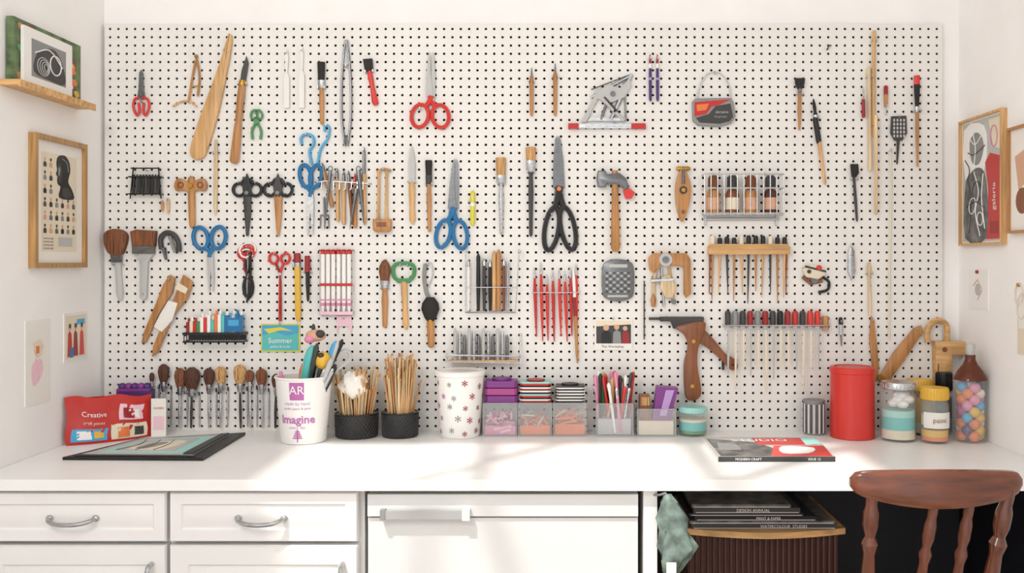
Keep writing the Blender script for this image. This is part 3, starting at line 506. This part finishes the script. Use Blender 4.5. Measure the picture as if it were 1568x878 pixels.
b=B('sketch_print',LM(.414,ZC-.158)); b.box((0,0,.0),(.121,.225,.002),'paper'); b.prism([(.04,.06),(.075,.055),(.085,.08),(.06,.10),(.042,.09)],.002,.0023,'cream',sm=3); b.prism([(.03,.12),(.07,.105),(.085,.13),(.07,.16),(.035,.175)],.002,.0024,'pink_l',sm=3); b.rect(.05,.07,.065,.09,.0026,.003,'orange')
for k in range(5): b.tube([(.03+k*.008,.06+k*.02,.0026),(.06,.08+k*.02,.0026),(.09-k*.006,.07+k*.02,.0026)],.0005,'skin',sm=4,n=4)
b.done()
b=B('colourful_art_print',LM(.221,ZC-.149)); b.box((0,0,0),(.133,.140,.002),'paper'); b.rect(.008,.008,.125,.13,.002,.0022,'cream')
for x in (.018,.05,.085): b.prism([(x,.125),(x+.004,.06),(x+.012,.05),(x+.022,.06),(x+.028,.125)],.0022,.0026,('red','red_d','red_b')[int(x*30)%3]); b.disc(x+.013,.042,.008,.0022,.0028,'skin',12); b.disc(x+.013,.037,.007,.0028,.003,'char',12)
b.rect(.03,.10,.05,.128,.003,.0034,'blue'); b.rect(.07,.02,.115,.035,.0023,.0028,'blue_l'); b.done()
b=B('abstract_framed_poster',RM(.018,ZC+.423)); W_,H_=.272,.377; frame(b,W_,H_,.007,.018,'wood_l'); z0=.0091
b.rect(.012,.012,.26,.365,z0,z0+.0003,'grey_l'); b.prism([(.02,.03),(.12,.02),(.17,.06),(.15,.17),(.03,.18)],z0+.0003,z0+.0006,'white',sm=2)
b.prism([(.16,.14),(.19,.115),(.255,.13),(.255,.36),(.165,.36),(.18,.22)],z0+.0006,z0+.001,'red'); b.prism([(.18,.02),(.255,.02),(.255,.11),(.21,.10)],z0+.0005,z0+.0008,'cream')
b.prism([(.03,.20),(.06,.165),(.12,.15),(.165,.19),(.17,.355),(.03,.355)],z0+.0008,z0+.0012,'photo',sm=3)
b.prism([(.06,.07),(.10,.045),(.14,.065),(.15,.10),(.12,.14),(.075,.13)],z0+.001,z0+.0013,'grey',sm=3)
for P in ([(.05,.18),(.07,.24),(.06,.34)],[(.09,.16),(.12,.22),(.10,.28),(.13,.35)],[(.15,.17),(.14,.24),(.16,.33)],[(.04,.26),(.10,.25),(.16,.27)],[(.03,.12),(.06,.15),(.05,.18)],[(.06,.06),(.1,.08),(.15,.05)],[(.05,.10),(.09,.11),(.16,.09)],[(.08,.04),(.10,.09),(.09,.15)]):
    b.tube([(x,y,z0+.0018) for x,y in P],.0016,'char' if P[0][0]<.06 else 'white',sm=5,n=4)
for (x,y,rx,ry,m) in ((.08,.26,.02,.025,'white'),(.13,.30,.018,.02,'paper'),(.215,.07,.02,.03,'pink'),(.11,.22,.03,.03,'char')): b.ring(x,y,rx,ry,.0015,m,R(-1,1),w=z0+.002)
b.rect(.19,.31,.24,.345,z0+.001,z0+.0014,'red_d'); b.text('galerie',.03,lambda x,y:(.215-y,.24-x,z0+.0016),'paper')
b.done()
b=B('geometric_framed_print',RM(.321,ZC+.36)); frame(b,.26,.285,.007,.018,'wood_m'); b.prism([(.03,.08),(.1,.06),(.12,.14),(.05,.17)],.009,.0096,'skin'); b.disc(.07,.2,.035,.009,.0098,'wood_d'); b.rect(.12,.1,.22,.24,.009,.0096,'char'); b.done()
b=B('pinned_note',RM(.054,ZC-.024)); b.box((0,0,0),(.125,.118,.002),'white'); b.disc(.06,.06,.018,.002,.0026,'grey_l'); b.tube([(.03,.05,.003),(.06,.03,.003),(.09,.06,.003),(.06,.09,.003)],.001,'skin'); b.disc(.06,.008,.005,.002,.008,'red_d'); b.done()
b=B('key_ring_bunch',RM(.33,ZC-.06)); b.ring(.03,.03,.02,.03,.0015,'cream',w=.004); b.ring(.05,.06,.025,.035,.0015,'cream',.4,w=.006); b.box((.02,.09,0),(.08,.19,.002),'cream'); b.box((.03,.05,0.002),(.1,.12,.004),'paper'); b.disc(.03,.004,.005,0,.008,'wood_m'); b.done()
# ================================================================= DESK OBJECTS
M_=Matrix(((1,0,0,0),(0,1,0,0),(0,0,1,DK),(0,0,0,1)))
b=B('art_portfolio',M_); b.prism([(-1.285,-.425),(-.915,-.435),(-.925,-.07),(-1.20,-.17)],.0005,.008,'black'); b.prism([(-1.25,-.395),(-.955,-.405),(-.96,-.105),(-1.19,-.185)],.008,.010,'grey_l'); b.prism([(-1.22,-.37),(-.99,-.38),(-.99,-.15),(-1.17,-.20)],.010,.0108,'teal_l'); b.prism([(-1.19,-.35),(-1.02,-.36),(-1.02,-.18),(-1.15,-.215)],.0108,.0115,'grey_l'); b.prism([(-1.16,-.33),(-1.06,-.34),(-1.04,-.22),(-1.12,-.24)],.0115,.012,'cream',sm=3); b.prism([(-1.14,-.32),(-1.11,-.33),(-1.08,-.25),(-1.12,-.25)],.012,.0123,'grey',sm=3); b.prism([(-.98,-.40),(-.955,-.40),(-.96,-.11),(-.98,-.12)],.010,.014,'char'); b.tube([(-1.26,-.41,.010),(-.94,-.42,.010)],.003,'char')
for k in range(3): b.tube([(-1.18+k*.05,-.35,.0125),(-1.15+k*.04,-.28,.0125),(-1.16+k*.04,-.21,.0125)],.001,'steel_d',sm=4)
b.done()
def plc(x,y,a): return Matrix.Translation((x,y,DK))@Matrix.Rotation(a,4,'Z')
b=B('red_craft_packet',plc(-1.375,-.235,.70)); nxp=16
def pk(sx,zf,sg):
    x=.23*sx; prof=[(0,.021),(.08,.025),(.35,.022),(.65,.014),(.88,.006),(1,.002)]
    for (a0,t0),(a1,t1) in zip(prof,prof[1:]):
        if a0<=zf<=a1: t=t0+(t1-t0)*(zf-a0)/(a1-a0)
    t*=max(.06,1-abs(2*sx-1)**3)
    cr=.0025*math.sin(sx*17+zf*5)*math.sin(zf*9)+.0015*math.sin(sx*41+zf*13)
    top=.134-.012*sx+.004*math.sin(sx*13)
    return (x+.003*math.sin(zf*8)*(1 if sx>.5 else -1), sg*t+cr*min(1,zf*4)+.01*zf, .0005+zf*top)
zfs=[0,.05,.12,.22,.34,.46,.58,.7,.82,.92,1]
b.loft([[pk(i/nxp,zf,-1) for i in range(nxp+1)]+[pk(1-i/nxp,zf,1) for i in range(nxp+1)] for zf in zfs],'red')
def ppatch(a0,a1,z0_,z1_,m,off=.0008,sk=0):
    n=8; vs=[];fs=[]
    for j in range(5):
        for i in range(n+1):
            zf=z0_+(z1_-z0_)*j/4; sx=a0+(a1-a0)*i/n+sk*(j/4)
            p=pk(sx,zf,-1); vs.append((p[0],p[1]-off,p[2]))
    for j in range(4):
        for i in range(n): k=j*(n+1)+i; fs.append((k,k+1,k+n+2,k+n+1))
    b.add(vs,fs,m)
def ptext(s_,size,sx,zf,m):
    def fn(x,y):
        p=pk(min(.99,max(.01,sx+x/.23)),min(.99,zf+y/.125),-1); return (p[0],p[1]-.0018,p[2])
    b.text(s_,size,fn,m)
ppatch(.05,.45,.06,.32,'blue_l',.0008,.02); ppatch(.12,.28,.1,.28,'white',.0012); ppatch(.31,.42,.12,.27,'yellow',.0012); ppatch(.5,.93,.05,.38,'cream'); ppatch(.56,.7,.08,.3,'orange',.0012); ppatch(.76,.88,.1,.3,'char',.0012); ppatch(.6,.9,.46,.8,'pink_l',.0008,.02); ppatch(.66,.78,.5,.72,'red_d',.0014); ppatch(.80,.86,.5,.7,'white',.0014)
ptext('Creative',.019,.3,.62,'white'); ptext('craft pieces',.012,.3,.44,'cream')
b.done(50)
b=B('white_booklet',plc(-1.195,-.098,.15)); b.box((0,0,.0005),(.042,.008,.112),'paper'); b.box((.006,-.0006,.02),(.036,-.0001,.06),'pink_l'); b.text('notes',.013,lambda x,y:(.021+x,-.0008,.085+y),'red'); b.done()
b=B('purple_gift_box',plc(-1.31,-.072,.1)); b.box((0,0,.0005),(.095,.052,.13),'purple_d'); b.prism([(0,0),(.095,0),(.09,.048),(.01,.048)],.1302,.138,'purple')
for k in range(5): b.ball((.012+k*.018,.016,.142),(.012,.012,.012),'purple' if k%2 else 'purple_d')
b.box((.03,-.001,.05),(.085,0,.11),'lilac'); b.box((.04,-.0016,.06),(.075,-.001,.10),'magenta'); b.done()
cx,cy=-.726,-.163
b=B('printed_paper_cup'); b.rev(cx,cy,DK,[(0.001,.001),(.062,.001),(.064,.004),(.079,.182),(.083,.186),(.081,.190),(.077,.187),(.062,.01),(.001,.008)],'white',48)
def wrapbox(a0,a1,z0,z1,rf,m,off=.0006):
    n=8; vs=[];fs=[]
    for i in range(n+1):
        a=a0+(a1-a0)*i/n
        for zz in(z0,z1):
            r=rf(zz)+off; vs.append((cx+r*math.sin(a),cy-r*math.cos(a),DK+zz))
    for i in range(n): fs.append((2*i,2*i+2,2*i+3,2*i+1))
    b.add(vs,fs,m)
def wraptext(s_,size,z_,rf,m,a0=0,off=.0012,bold=0):
    def fn(x,y):
        r=rf(z_+y)+off; a=a0+x/r; return (cx+r*math.sin(a),cy-r*math.cos(a),DK+z_+y)
    b.text(s_,size,fn,m,bold)
rf=lambda z_: .064+(.079-.064)*(z_-.004)/.178
wrapbox(-.27,.27,.128,.178,rf,'label_pink'); wraptext('AR',.034,.155,rf,'white'); wraptext('made by hand',.013,.118,rf,'lilac'); wraptext('studio paper & paint',.0095,.104,rf,'label_pink'); wraptext('Imagine',.033,.072,rf,'label_pink',bold=.0006); wraptext('every day',.012,.05,rf,'lilac')
for k in range(4): wrapbox(-.2+k*.035,.2-k*.035,.018+k*.006,.022+k*.006,rf,'label_pink')
wrapbox(-.02,.02,.008,.045,rf,'magenta')
b.done()
b=B('cup_of_art_tools')
def vt(x0,y0,z0,x1,y1,z1,segs): b.stk((x0,y0,z0),(x1,y1,z1),segs)
zc=DK
vt(cx-.03,cy,zc+.02,cx+.03,cy-.01,zc+.275,[('teal',[(0,.012),(.7,.017),(.85,.019),(.95,.015),(1,.008)])])
vt(cx-.02,cy+.02,zc+.02,cx-.01,cy+.03,zc+.22,[('orange',[(0,.008),(.9,.01),(1,.004)])])
b.ball((cx+.06,cy-.02,zc+.235),(.024,.02,.026),'yellow'); b.ball((cx+.058,cy-.03,zc+.25),(.010,.012,.008),'char')
vt(cx+.0,cy+.0,zc+.02,cx+.065,cy-.01,zc+.24,[('white',[(0,.008),(1,.01)])])
b.ball((cx+.035,cy+.0,zc+.305),(.03,.02,.018),'skin'); b.ball((cx+.05,cy-.01,zc+.31),(.014,.014,.012),'char'); b.ball((cx+.02,cy-.01,zc+.295),(.016,.014,.012),'pink'); b.ball((cx+.028,cy-.0,zc+.325),(.006,.006,.014),'char')
for k in range(20):
    a=R(0,6.28); q=R(.02,.05); m=['black','char','steel','grey_l','white','blue_l','black','black'][k%8]; hz=R(.2,.295)
    dx=.07+R(-.03,.055)
    vt(cx+q*.5*math.cos(a),cy+q*.5*math.sin(a),zc+.02,cx+q*.6*math.cos(a)+dx*(hz/.25),cy+q*math.sin(a)*.9,zc+hz,[(m,[(0,.003),(.65,.004),(.75,.007),(.95,.008),(1,.003)])])
vt(cx-.03,cy-.02,zc+.02,cx-.058,cy-.03,zc+.205,[('pink',[(0,.006),(.9,.007),(1,.004)])])
b.tube([(cx+.05,cy,zc+.17),(cx+.10,cy,zc+.21),(cx+.13,cy+.02,zc+.235),(cx+.12,cy+.02,zc+.26),(cx+.09,cy,zc+.25)],.006,'grey_l',sm=4)
b.done()
def meshcup(cx,cy,r,h,top,n,paper):
    b=B('wire_mesh_pencil_cup'); b.rev(cx,cy,DK,[(.001,.0005),(r*.9,.0005),(r*.96,.003),(r,h),(r*.97,h),(r*.93,.006),(.001,.005)],'black',36)
    for k in range(34):
        for s_ in(-1,1):
            P=[(cx+(r*(.96+.04*t)+.0008)*math.cos(2*math.pi*k/34+s_*t*.75),cy+(r*(.96+.04*t)+.0008)*math.sin(2*math.pi*k/34+s_*t*.75),DK+.004+t*(h-.006)) for t in (0,.2,.4,.6,.8,1)]
            b.tube(P,.001,'char',n=4)
    b.rev(cx,cy,DK,[(r-.002,h-.003),(r+.002,h-.001),(r+.002,h+.001),(r-.001,h+.002),(r-.003,h)],'black_g',36); b.done()
    b=B('bamboo_skewers')
    for k in range(n):
        a=R(0,6.28); q=r*.8*math.sqrt(R(0,1)); x0=cx+q*.7*math.cos(a); y0=cy+q*.7*math.sin(a); e=R(1.0,1.45)
        x1=cx+q*e*math.cos(a)+R(-.012,.012); y1=min(-.006,cy+q*.95*math.sin(a)+R(-.006,.006)); zz=DK+top*R(.66,1)
        b.tube([(x0,y0,DK+.007),((x0+x1)/2+R(-.002,.002),(y0+y1)/2,DK+top*.4),(x1,y1,zz)],R(.0018,.0028),('wood_p','wood_l','wood_m','wood_p')[k%4],n=6)
        if k%4==0: b.ball((x1,y1,zz),(.004,.004,.006),'wood_l',8,5)
    b.done()
    if paper:
        b=B('crumpled_tissue'); rg=[]
        for j in range(9):
            t=j/8; rr_=.034*math.sin(math.pi*(.12+.8*t))**.7
            rg.append([(cx-.004+(rr_*(1+.28*math.sin(3*a+j*1.3)+.15*math.sin(7*a+j)))*math.cos(a),cy-.03+.6*rr_*(1+.3*math.sin(4*a+j))*math.sin(a),DK+top*.58+t*.075+.004*math.sin(5*a+j)) for a in [2*math.pi*i/22 for i in range(22)]])
        b.loft(rg,'paper'); b.done(60)
meshcup(-.588,-.092,.063,.07,.205,110,True); meshcup(-.460,-.088,.054,.072,.245,110,False)
b=B('patterned_ceramic_canister'); cx,cy=-.283,-.080
b.rev(cx,cy,DK,[(.001,.0005),(.057,.0005),(.059,.004),(.0705,.178),(.0745,.182),(.0755,.192),(.072,.196),(.068,.19),(.001,.188)],'white',40)
rf=lambda z_: .059+(.0705-.059)*(z_-.004)/.174
for k in range(20):
    a=-1.1+(k%4)*.72+(k//4%2)*.3+R(-.12,.12); z_=.02+(k//4)*.034+R(-.007,.007)
    wraptext('*',R(.03,.045),z_-.008,rf,('label_pink','wood_d','red_d','grey')[(k*3)%4],a,.0009,.0003)
b.done()
def acry(name,x0,x1,y0,y1,h):
    t=.002; b=B(name); m='acrylic'
    b.box((x0+t,y0+t,DK+.0005),(x1-t,y1-t,DK+.003),m); b.box((x0+t,y0,DK),(x1-t,y0+t,DK+h),m); b.box((x0+t,y1-t,DK),(x1-t,y1,DK+h),m); b.box((x0,y0,DK),(x0+t,y1,DK+h),m); b.box((x1-t,y0,DK),(x1,y1,DK+h),m)
    b.tube([(x0,y0,DK+h),(x1,y0,DK+h),(x1,y1,DK+h),(x0,y1,DK+h)],.0013,'steel_l',True,4)
    for X in(x0,x1): b.tube([(X,y0,DK),(X,y0,DK+h)],.001,'grey_l',n=4)
    b.tube([(x0,y0,DK+.002),(x1,y0,DK+.002)],.0012,'grey_l',n=4)
    return b
def filler(b,x0,x1,y0,y1,h,ms,n,r=.004):
    b.box((x0+.004,y0+.012,DK+.004),(x1-.004,y1-.004,DK+h*.5),ms[0])
    for k in range(n):
        x=R(x0+.014,x1-.014); y=R(y0+.01,y1-.02); z_=DK+R(.012,h); a=R(0,3.14); L_=R(.015,.032)
        P=[]
        for s_ in(-1,0,1):
            P.append((min(max(x+s_*L_*math.cos(a),x0+.007),x1-.007),y+R(-.003,.003),min(max(z_+s_*L_*.5*math.sin(a),DK+.01),DK+h+.008)))
        b.tube(P,r,ms[k%len(ms)],n=6,sm=3)
b=acry('acrylic_box_of_pink_clips',-.213,-.113,-.100,-.012,.098); filler(b,-.213,-.113,-.100,-.012,.06,['pink','magenta','pink_l'],46); b.done()
b=acry('acrylic_box_of_orange_clips',-.108,-.010,-.100,-.012,.098); filler(b,-.108,-.010,-.100,-.012,.062,['orange','grey_l','orange'],50,.003); b.done()
b=acry('acrylic_box_of_elastic_bands',-.005,.092,-.100,-.012,.098); filler(b,-.005,.092,-.100,-.012,.07,['orange','orange','skin'],50,.003); b.done()
def stack(name,x0,x1,z0,z1,ms,n):
    b=B(name)
    dz=(z1-z0)/n
    for k in range(n):
        ox=R(-.002,.002); r_=.008
        pts=[(x0+ox+r_,-.085),(x1+ox-r_,-.085),(x1+ox,-.085+r_),(x1+ox,-.018),(x0+ox,-.018),(x0+ox,-.085+r_)]
        b.prism(pts,z0+k*dz+.0003,z0+(k+.88)*dz,ms[k%len(ms)])
    b.rev((x0+x1)/2,-.05,z1-.0015,[(.001,0),((x1-x0)*.3,0),((x1-x0)*.3,.006),(.001,.006)],ms[0],16)
    b.done()
stack('purple_ribbon_box_stack',-.208,-.112,DK+.099,DK+.165,['purple','magenta','purple'],3)
stack('colour_swatch_stack',-.104,-.012,DK+.099,DK+.160,['red_d','white','black','red_b','teal_l','black','white'],12)
stack('black_card_stack',.002,.088,DK+.099,DK+.148,['black','white','char','paper'],11)
b=acry('acrylic_pen_organizer',.122,.230,-.105,-.012,.098)
b.box((.127,-.085,DK+.004),(.225,-.02,DK+.05),'grey_l')
for k in range(30):
    x=R(.132,.22); y=R(-.09,-.025); m=['red_b','black','white','pink','green','char','red','steel','wood_l'][k%9]; b.stk((x,y,DK+.01),(min(max(x+R(-.03,.03),.12),.235),y+R(-.008,.008),DK+R(.13,.19)),[(m,[(0,.004),(.8,.0045),(.95,.0065),(1,.003)])],n=7)
b.done()
b=acry('acrylic_brush_organizer',.243,.356,-.105,-.012,.082); b.box((.248,-.09,DK+.004),(.351,-.02,DK+.045),'cream')
b.loft([[(.285,-.085,DK+.02),(.335,-.085,DK+.02),(.335,-.05,DK+.02),(.285,-.05,DK+.02)],[(.305,-.075,DK+.145),(.368,-.075,DK+.14),(.368,-.03,DK+.14),(.305,-.03,DK+.145)]],'purple')
b.loft([[(.31,-.0875,DK+.06),(.33,-.0875,DK+.06),(.33,-.08,DK+.06),(.31,-.08,DK+.06)],[(.33,-.079,DK+.135),(.355,-.079,DK+.135),(.355,-.073,DK+.135),(.33,-.073,DK+.135)]],'lilac')
b.box((.252,-.08,DK+.04),(.282,-.04,DK+.12),'wood_d'); b.box((.256,-.083,DK+.09),(.28,-.08,DK+.115),'br_tan')
b.done()
def jar(name,cx,cy,r,h,fills,lid,lm,glass='glass'):
    b=B(name); n=28; hb=h*(1-lid)
    b.rev(cx,cy,DK,[(.001,.0005),(r*.93,.0005),(r,.006),(r,hb*.88),(r*.88,hb*.97),(r*.86,hb),(r*.82,hb),(r*.84,hb*.95),(r*.94,hb*.86),(r*.94,.008),(.001,.006)],glass,n)
    z_=.008
    for m,t in fills:
        z2=z_+(hb*.86-.008)*t
        if m: b.rev(cx,cy,DK,[(.001,z_),(r*.925,z_),(r*.925,z2-.0004),(.001,z2-.0004)],m,n)
        z_=z2
    if lm:
        b.rev(cx,cy,DK,[(.001,hb),(r*.93,hb),(r*.97,hb+.002),(r*.97,h-.003),(r*.93,h),(.001,h)],lm,n)
        for k in range(28):
            a=k*math.pi/14; b.lathe((cx+r*.975*math.cos(a),cy+r*.975*math.sin(a),DK+hb+.003),(cx+r*.975*math.cos(a),cy+r*.975*math.sin(a),DK+h-.004),[(0,.001),(1,.001)],lm,5)
    return b
b=jar('small_teal_jar',.412,-.068,.043,.085,[('green',.18),('teal',.5),('cream',.15)],.2,'teal_l'); b.done()
b=B('striped_tin')
b.rev(.778,-.052,DK,[(.001,.0005),(.03,.0005),(.031,.003),(.031,.097),(.033,.098),(.033,.103),(.001,.104)],'grey',24)
for k in range(24):
    a=k*math.pi/12; b.box((.778+.0312*math.cos(a)-.0015,-.052+.0312*math.sin(a)-.0015,DK+.006),(.778+.0312*math.cos(a)+.0015,-.052+.0312*math.sin(a)+.0015,DK+.092),'white' if k%2 else 'char')
b.done()
b=B('red_canister'); b.rev(.878,-.102,DK,[(.001,.0005),(.062,.0005),(.0645,.003),(.0635,.007),(.063,.19),(.0652,.192),(.0652,.206),(.062,.209),(.056,.209),(.054,.205),(.001,.205)],'red_b',48); b.rev(.878,-.102,DK,[(.001,.2052),(.046,.2052),(.045,.2075),(.001,.2075)],'red',36); b.done()
b=jar('cotton_jar',.996,-.150,.050,.17,[('cream',.22),('teal',.3),('teal_l',.16),(None,.3)],.12,'steel_l')
for k in range(14):
    a=k*2.4; b.ball((.996+.028*math.cos(a)*(k%3)/2,-.15+.028*math.sin(a)*(k%3)/2,DK+.108+(k//5)*.012),(.017,.017,.012),'white',9,6)
b.done()
b=jar('mustard_jar',1.095,-.052,.038,.165,[('cream',.3),('yellow',.7)],.2,'yellow'); b.done()
b=jar('yellow_paint_jar',1.088,-.183,.039,.158,[('orange',.12),('yellow',.2),(None,.12),('cream',.3)],.22,'yellow')
cx,cy=1.088,-.183; rf=lambda z_:.039
wrapbox(-1.2,1.2,.045,.09,rf,'paper'); wraptext('paint',.02,.068,rf,'wood_d'); b.done()
b=jar('black_capped_bottle',1.172,-.045,.024,.185,[('grey',.4),('char',.6)],.3,'black'); b.done()
b=B('pompom_glass_bottle'); cx,cy=1.196,-.17
b.rev(cx,cy,DK,[(.001,.0005),(.042,.0005),(.046,.006),(.046,.165),(.044,.18),(.034,.2),(.02,.218),(.014,.232),(.014,.255),(.016,.257),(.016,.262),(.012,.262),(.011,.232),(.03,.198),(.0425,.17),(.0425,.008),(.001,.006)],'glass',32)
b.rev(cx,cy,DK,[(.0455,.178),(.0445,.184),(.0345,.204),(.0205,.222),(.0145,.236),(.0145,.25),(.0135,.25),(.0135,.236),(.0195,.221),(.0335,.203),(.0435,.183)],'amber',32)
b.rev(cx,cy,DK,[(.001,.24),(.010,.24),(.012,.262),(.014,.272),(.012,.282),(.001,.284)],'grey_l',16)
pc=['pink','orange','purple_d','red','yellow','magenta','cream','blue_l','orange','pink_l']
for k in range(36):
    z_=.018+(k//4)*.0175; a=k*1.57+(k//4)*.8; b.ball((cx+.025*math.cos(a),cy+.025*math.sin(a),DK+z_),.0155,random.choice(pc),10,7)
for k in range(9): b.ball((cx,cy,DK+.018+k*.018),.014,random.choice(pc),8,6)
b.done()
b=B('magazine',M_); mz=[(.422,-.445),(.725,-.443),(.748,-.178),(.424,-.178)]
b.prism(mz,.0005,.002,'paper'); b.prism([(x*.998+.001,y) for x,y in mz],.002,.012,'paper'); b.prism(mz,.012,.0135,'grey_l')
b.prism([(.422,-.447),(.725,-.4455),(.725,-.4435),(.422,-.4455)],.0005,.0135,'char')
for k in range(2): b.text(('MODERN CRAFT','ISSUE 12')[k],.009,lambda x,y:((.50,.67)[k]+x,-.4478,.007+y),'white')
b.prism([(.43,-.44),(.56,-.44),(.60,-.36),(.56,-.25),(.43,-.2)],.0135,.0137,'photo'); b.prism([(.56,-.44),(.72,-.44),(.735,-.30),(.60,-.30)],.0137,.0139,'red_b'); b.prism([(.56,-.29),(.72,-.29),(.738,-.19),(.56,-.19)],.0137,.0138,'red'); b.prism([(.60,-.40),(.67,-.40),(.70,-.33),(.62,-.31)],.0139,.0141,'white',sm=3); b.prism([(.44,-.36),(.5,-.36),(.5,-.28),(.45,-.26)],.0137,.014,'grey'); b.prism([(.69,-.29),(.735,-.28),(.74,-.19),(.70,-.19)],.0138,.014,'teal_l'); b.text('STUDIO',.045,lambda x,y:(.575+x,-.225+y,.0142),'paper'); b.done()
# ================================================================= CHAIR
ch=B('wooden_dining_chair'); cx=.80; CY=-.90
rings=[]
for i in range(33):
    t=i/32; s_=2*t-1; x=cx+.181*s_; bow=-.028*(1-s_*s_)
    e=max(.0,1-abs(s_)**14)**.5
    top=.878-.008*s_*s_; bot=.795+.026*s_*s_
    zc=(top+bot)/2; hh=(top-bot)/2*(.35+.65*e); th=.0125*(.35+.65*e)
    rings.append([(x,CY+bow+th*math.copysign(abs(math.cos(a))**.7,math.cos(a)),zc+hh*math.copysign(abs(math.sin(a))**.7,math.sin(a))) for a in [2*math.pi*k/16 for k in range(16)]])
ch.loft(rings,'chair_woodx')
def sp(x0,y0,z0,x1,y1,z1,k=1):
    ch.lathe((x0,y0,z0),(x1,y1,z1),[(0,.008*k),(.05,.011*k),(.1,.011*k),(.13,.008*k),(.16,.013*k),(.19,.008*k),(.4,.013*k),(.62,.009*k),(.68,.013*k),(.72,.008*k),(.78,.012*k),(.86,.012*k),(.9,.009*k),(.95,.010*k),(1,.009*k)],'chair_wood',14)
SY=-.86
sp(cx-.138,SY,.455,cx-.136,CY-.008,.835,1.35); sp(cx+.10,SY,.455,cx+.150,CY-.008,.835,1.45)
for a,q in((-.055,-.012),(.03,.062)): sp(cx+a*.9,SY-.008,.455,cx+q,CY-.024,.81,1.05)
seat=[]
for zz,k in((.425,.93),(.432,.99),(.45,1.0),(.458,.96)):
    seat.append([(cx+.205*k*math.copysign(abs(math.cos(a))**.65,math.cos(a)),-.68+.2*k*math.copysign(abs(math.sin(a))**.65,math.sin(a)),zz) for a in [2*math.pi*i/36 for i in range(36)]])
ch.loft(seat,'chair_woodx')
for sx in(-1,1):
    for yy,ys in((-.83,-.87),(-.53,-.50)):
        ch.lathe((cx+sx*.15,yy,.43),(cx+sx*.19,ys,0),[(0,.014),(.15,.017),(.2,.012),(.25,.018),(.5,.02),(.75,.014),(.8,.018),(.85,.012),(1,.011)],'chair_wood',14)
    ch.lathe((cx+sx*.172,-.852,.2),(cx+sx*.172,-.515,.2),[(0,.008),(.5,.013),(1,.008)],'chair_wood',10)
ch.lathe((cx-.172,-.68,.2),(cx+.172,-.68,.2),[(0,.008),(.5,.013),(1,.008)],'chair_wood',10)
ch.done()
# ================================================================= LIGHT + CAMERA
wd=bpy.data.worlds.new('World'); sc.world=wd; wd.use_nodes=True
bg=wd.node_tree.nodes['Background']; bg.inputs[0].default_value=(.99,.99,1,1); bg.inputs[1].default_value=1.4
sl=bpy.data.lights.new('sun','SUN'); sl.energy=3.6; sl.angle=math.radians(2.0); sl.color=(1,.955,.89)
so=bpy.data.objects.new('sun',sl); sc.collection.objects.link(so); so.location=(-2,-3,4)
so.rotation_euler=Vector((.32,.50,-1)).to_track_quat('-Z','Y').to_euler()
al=bpy.data.lights.new('added_key_light','AREA'); al.shape='RECTANGLE'; al.size=.6; al.size_y=.6; al.energy=17; al.color=(1,.96,.9)  # added area light behind the camera, softens tool shadows on the board
ao=bpy.data.objects.new('added_key_light',al); sc.collection.objects.link(ao); ao.location=(-1.05,-2.75,2.35)
ao.rotation_euler=(Vector((.1,0,1.3))-Vector((-1.05,-2.75,2.35))).to_track_quat('-Z','Y').to_euler()
cd=bpy.data.cameras.new('camera'); cd.lens=32.95; cd.sensor_width=36; cd.shift_x=-.0421; cd.shift_y=-.0249
co=bpy.data.objects.new('camera',cd); co.location=(0,-2.87,ZC); co.rotation_euler=(math.pi/2,0,0); sc.collection.objects.link(co); sc.camera=co
sc.view_settings.view_transform='Standard'; sc.view_settings.look='None'; sc.view_settings.exposure=-.1
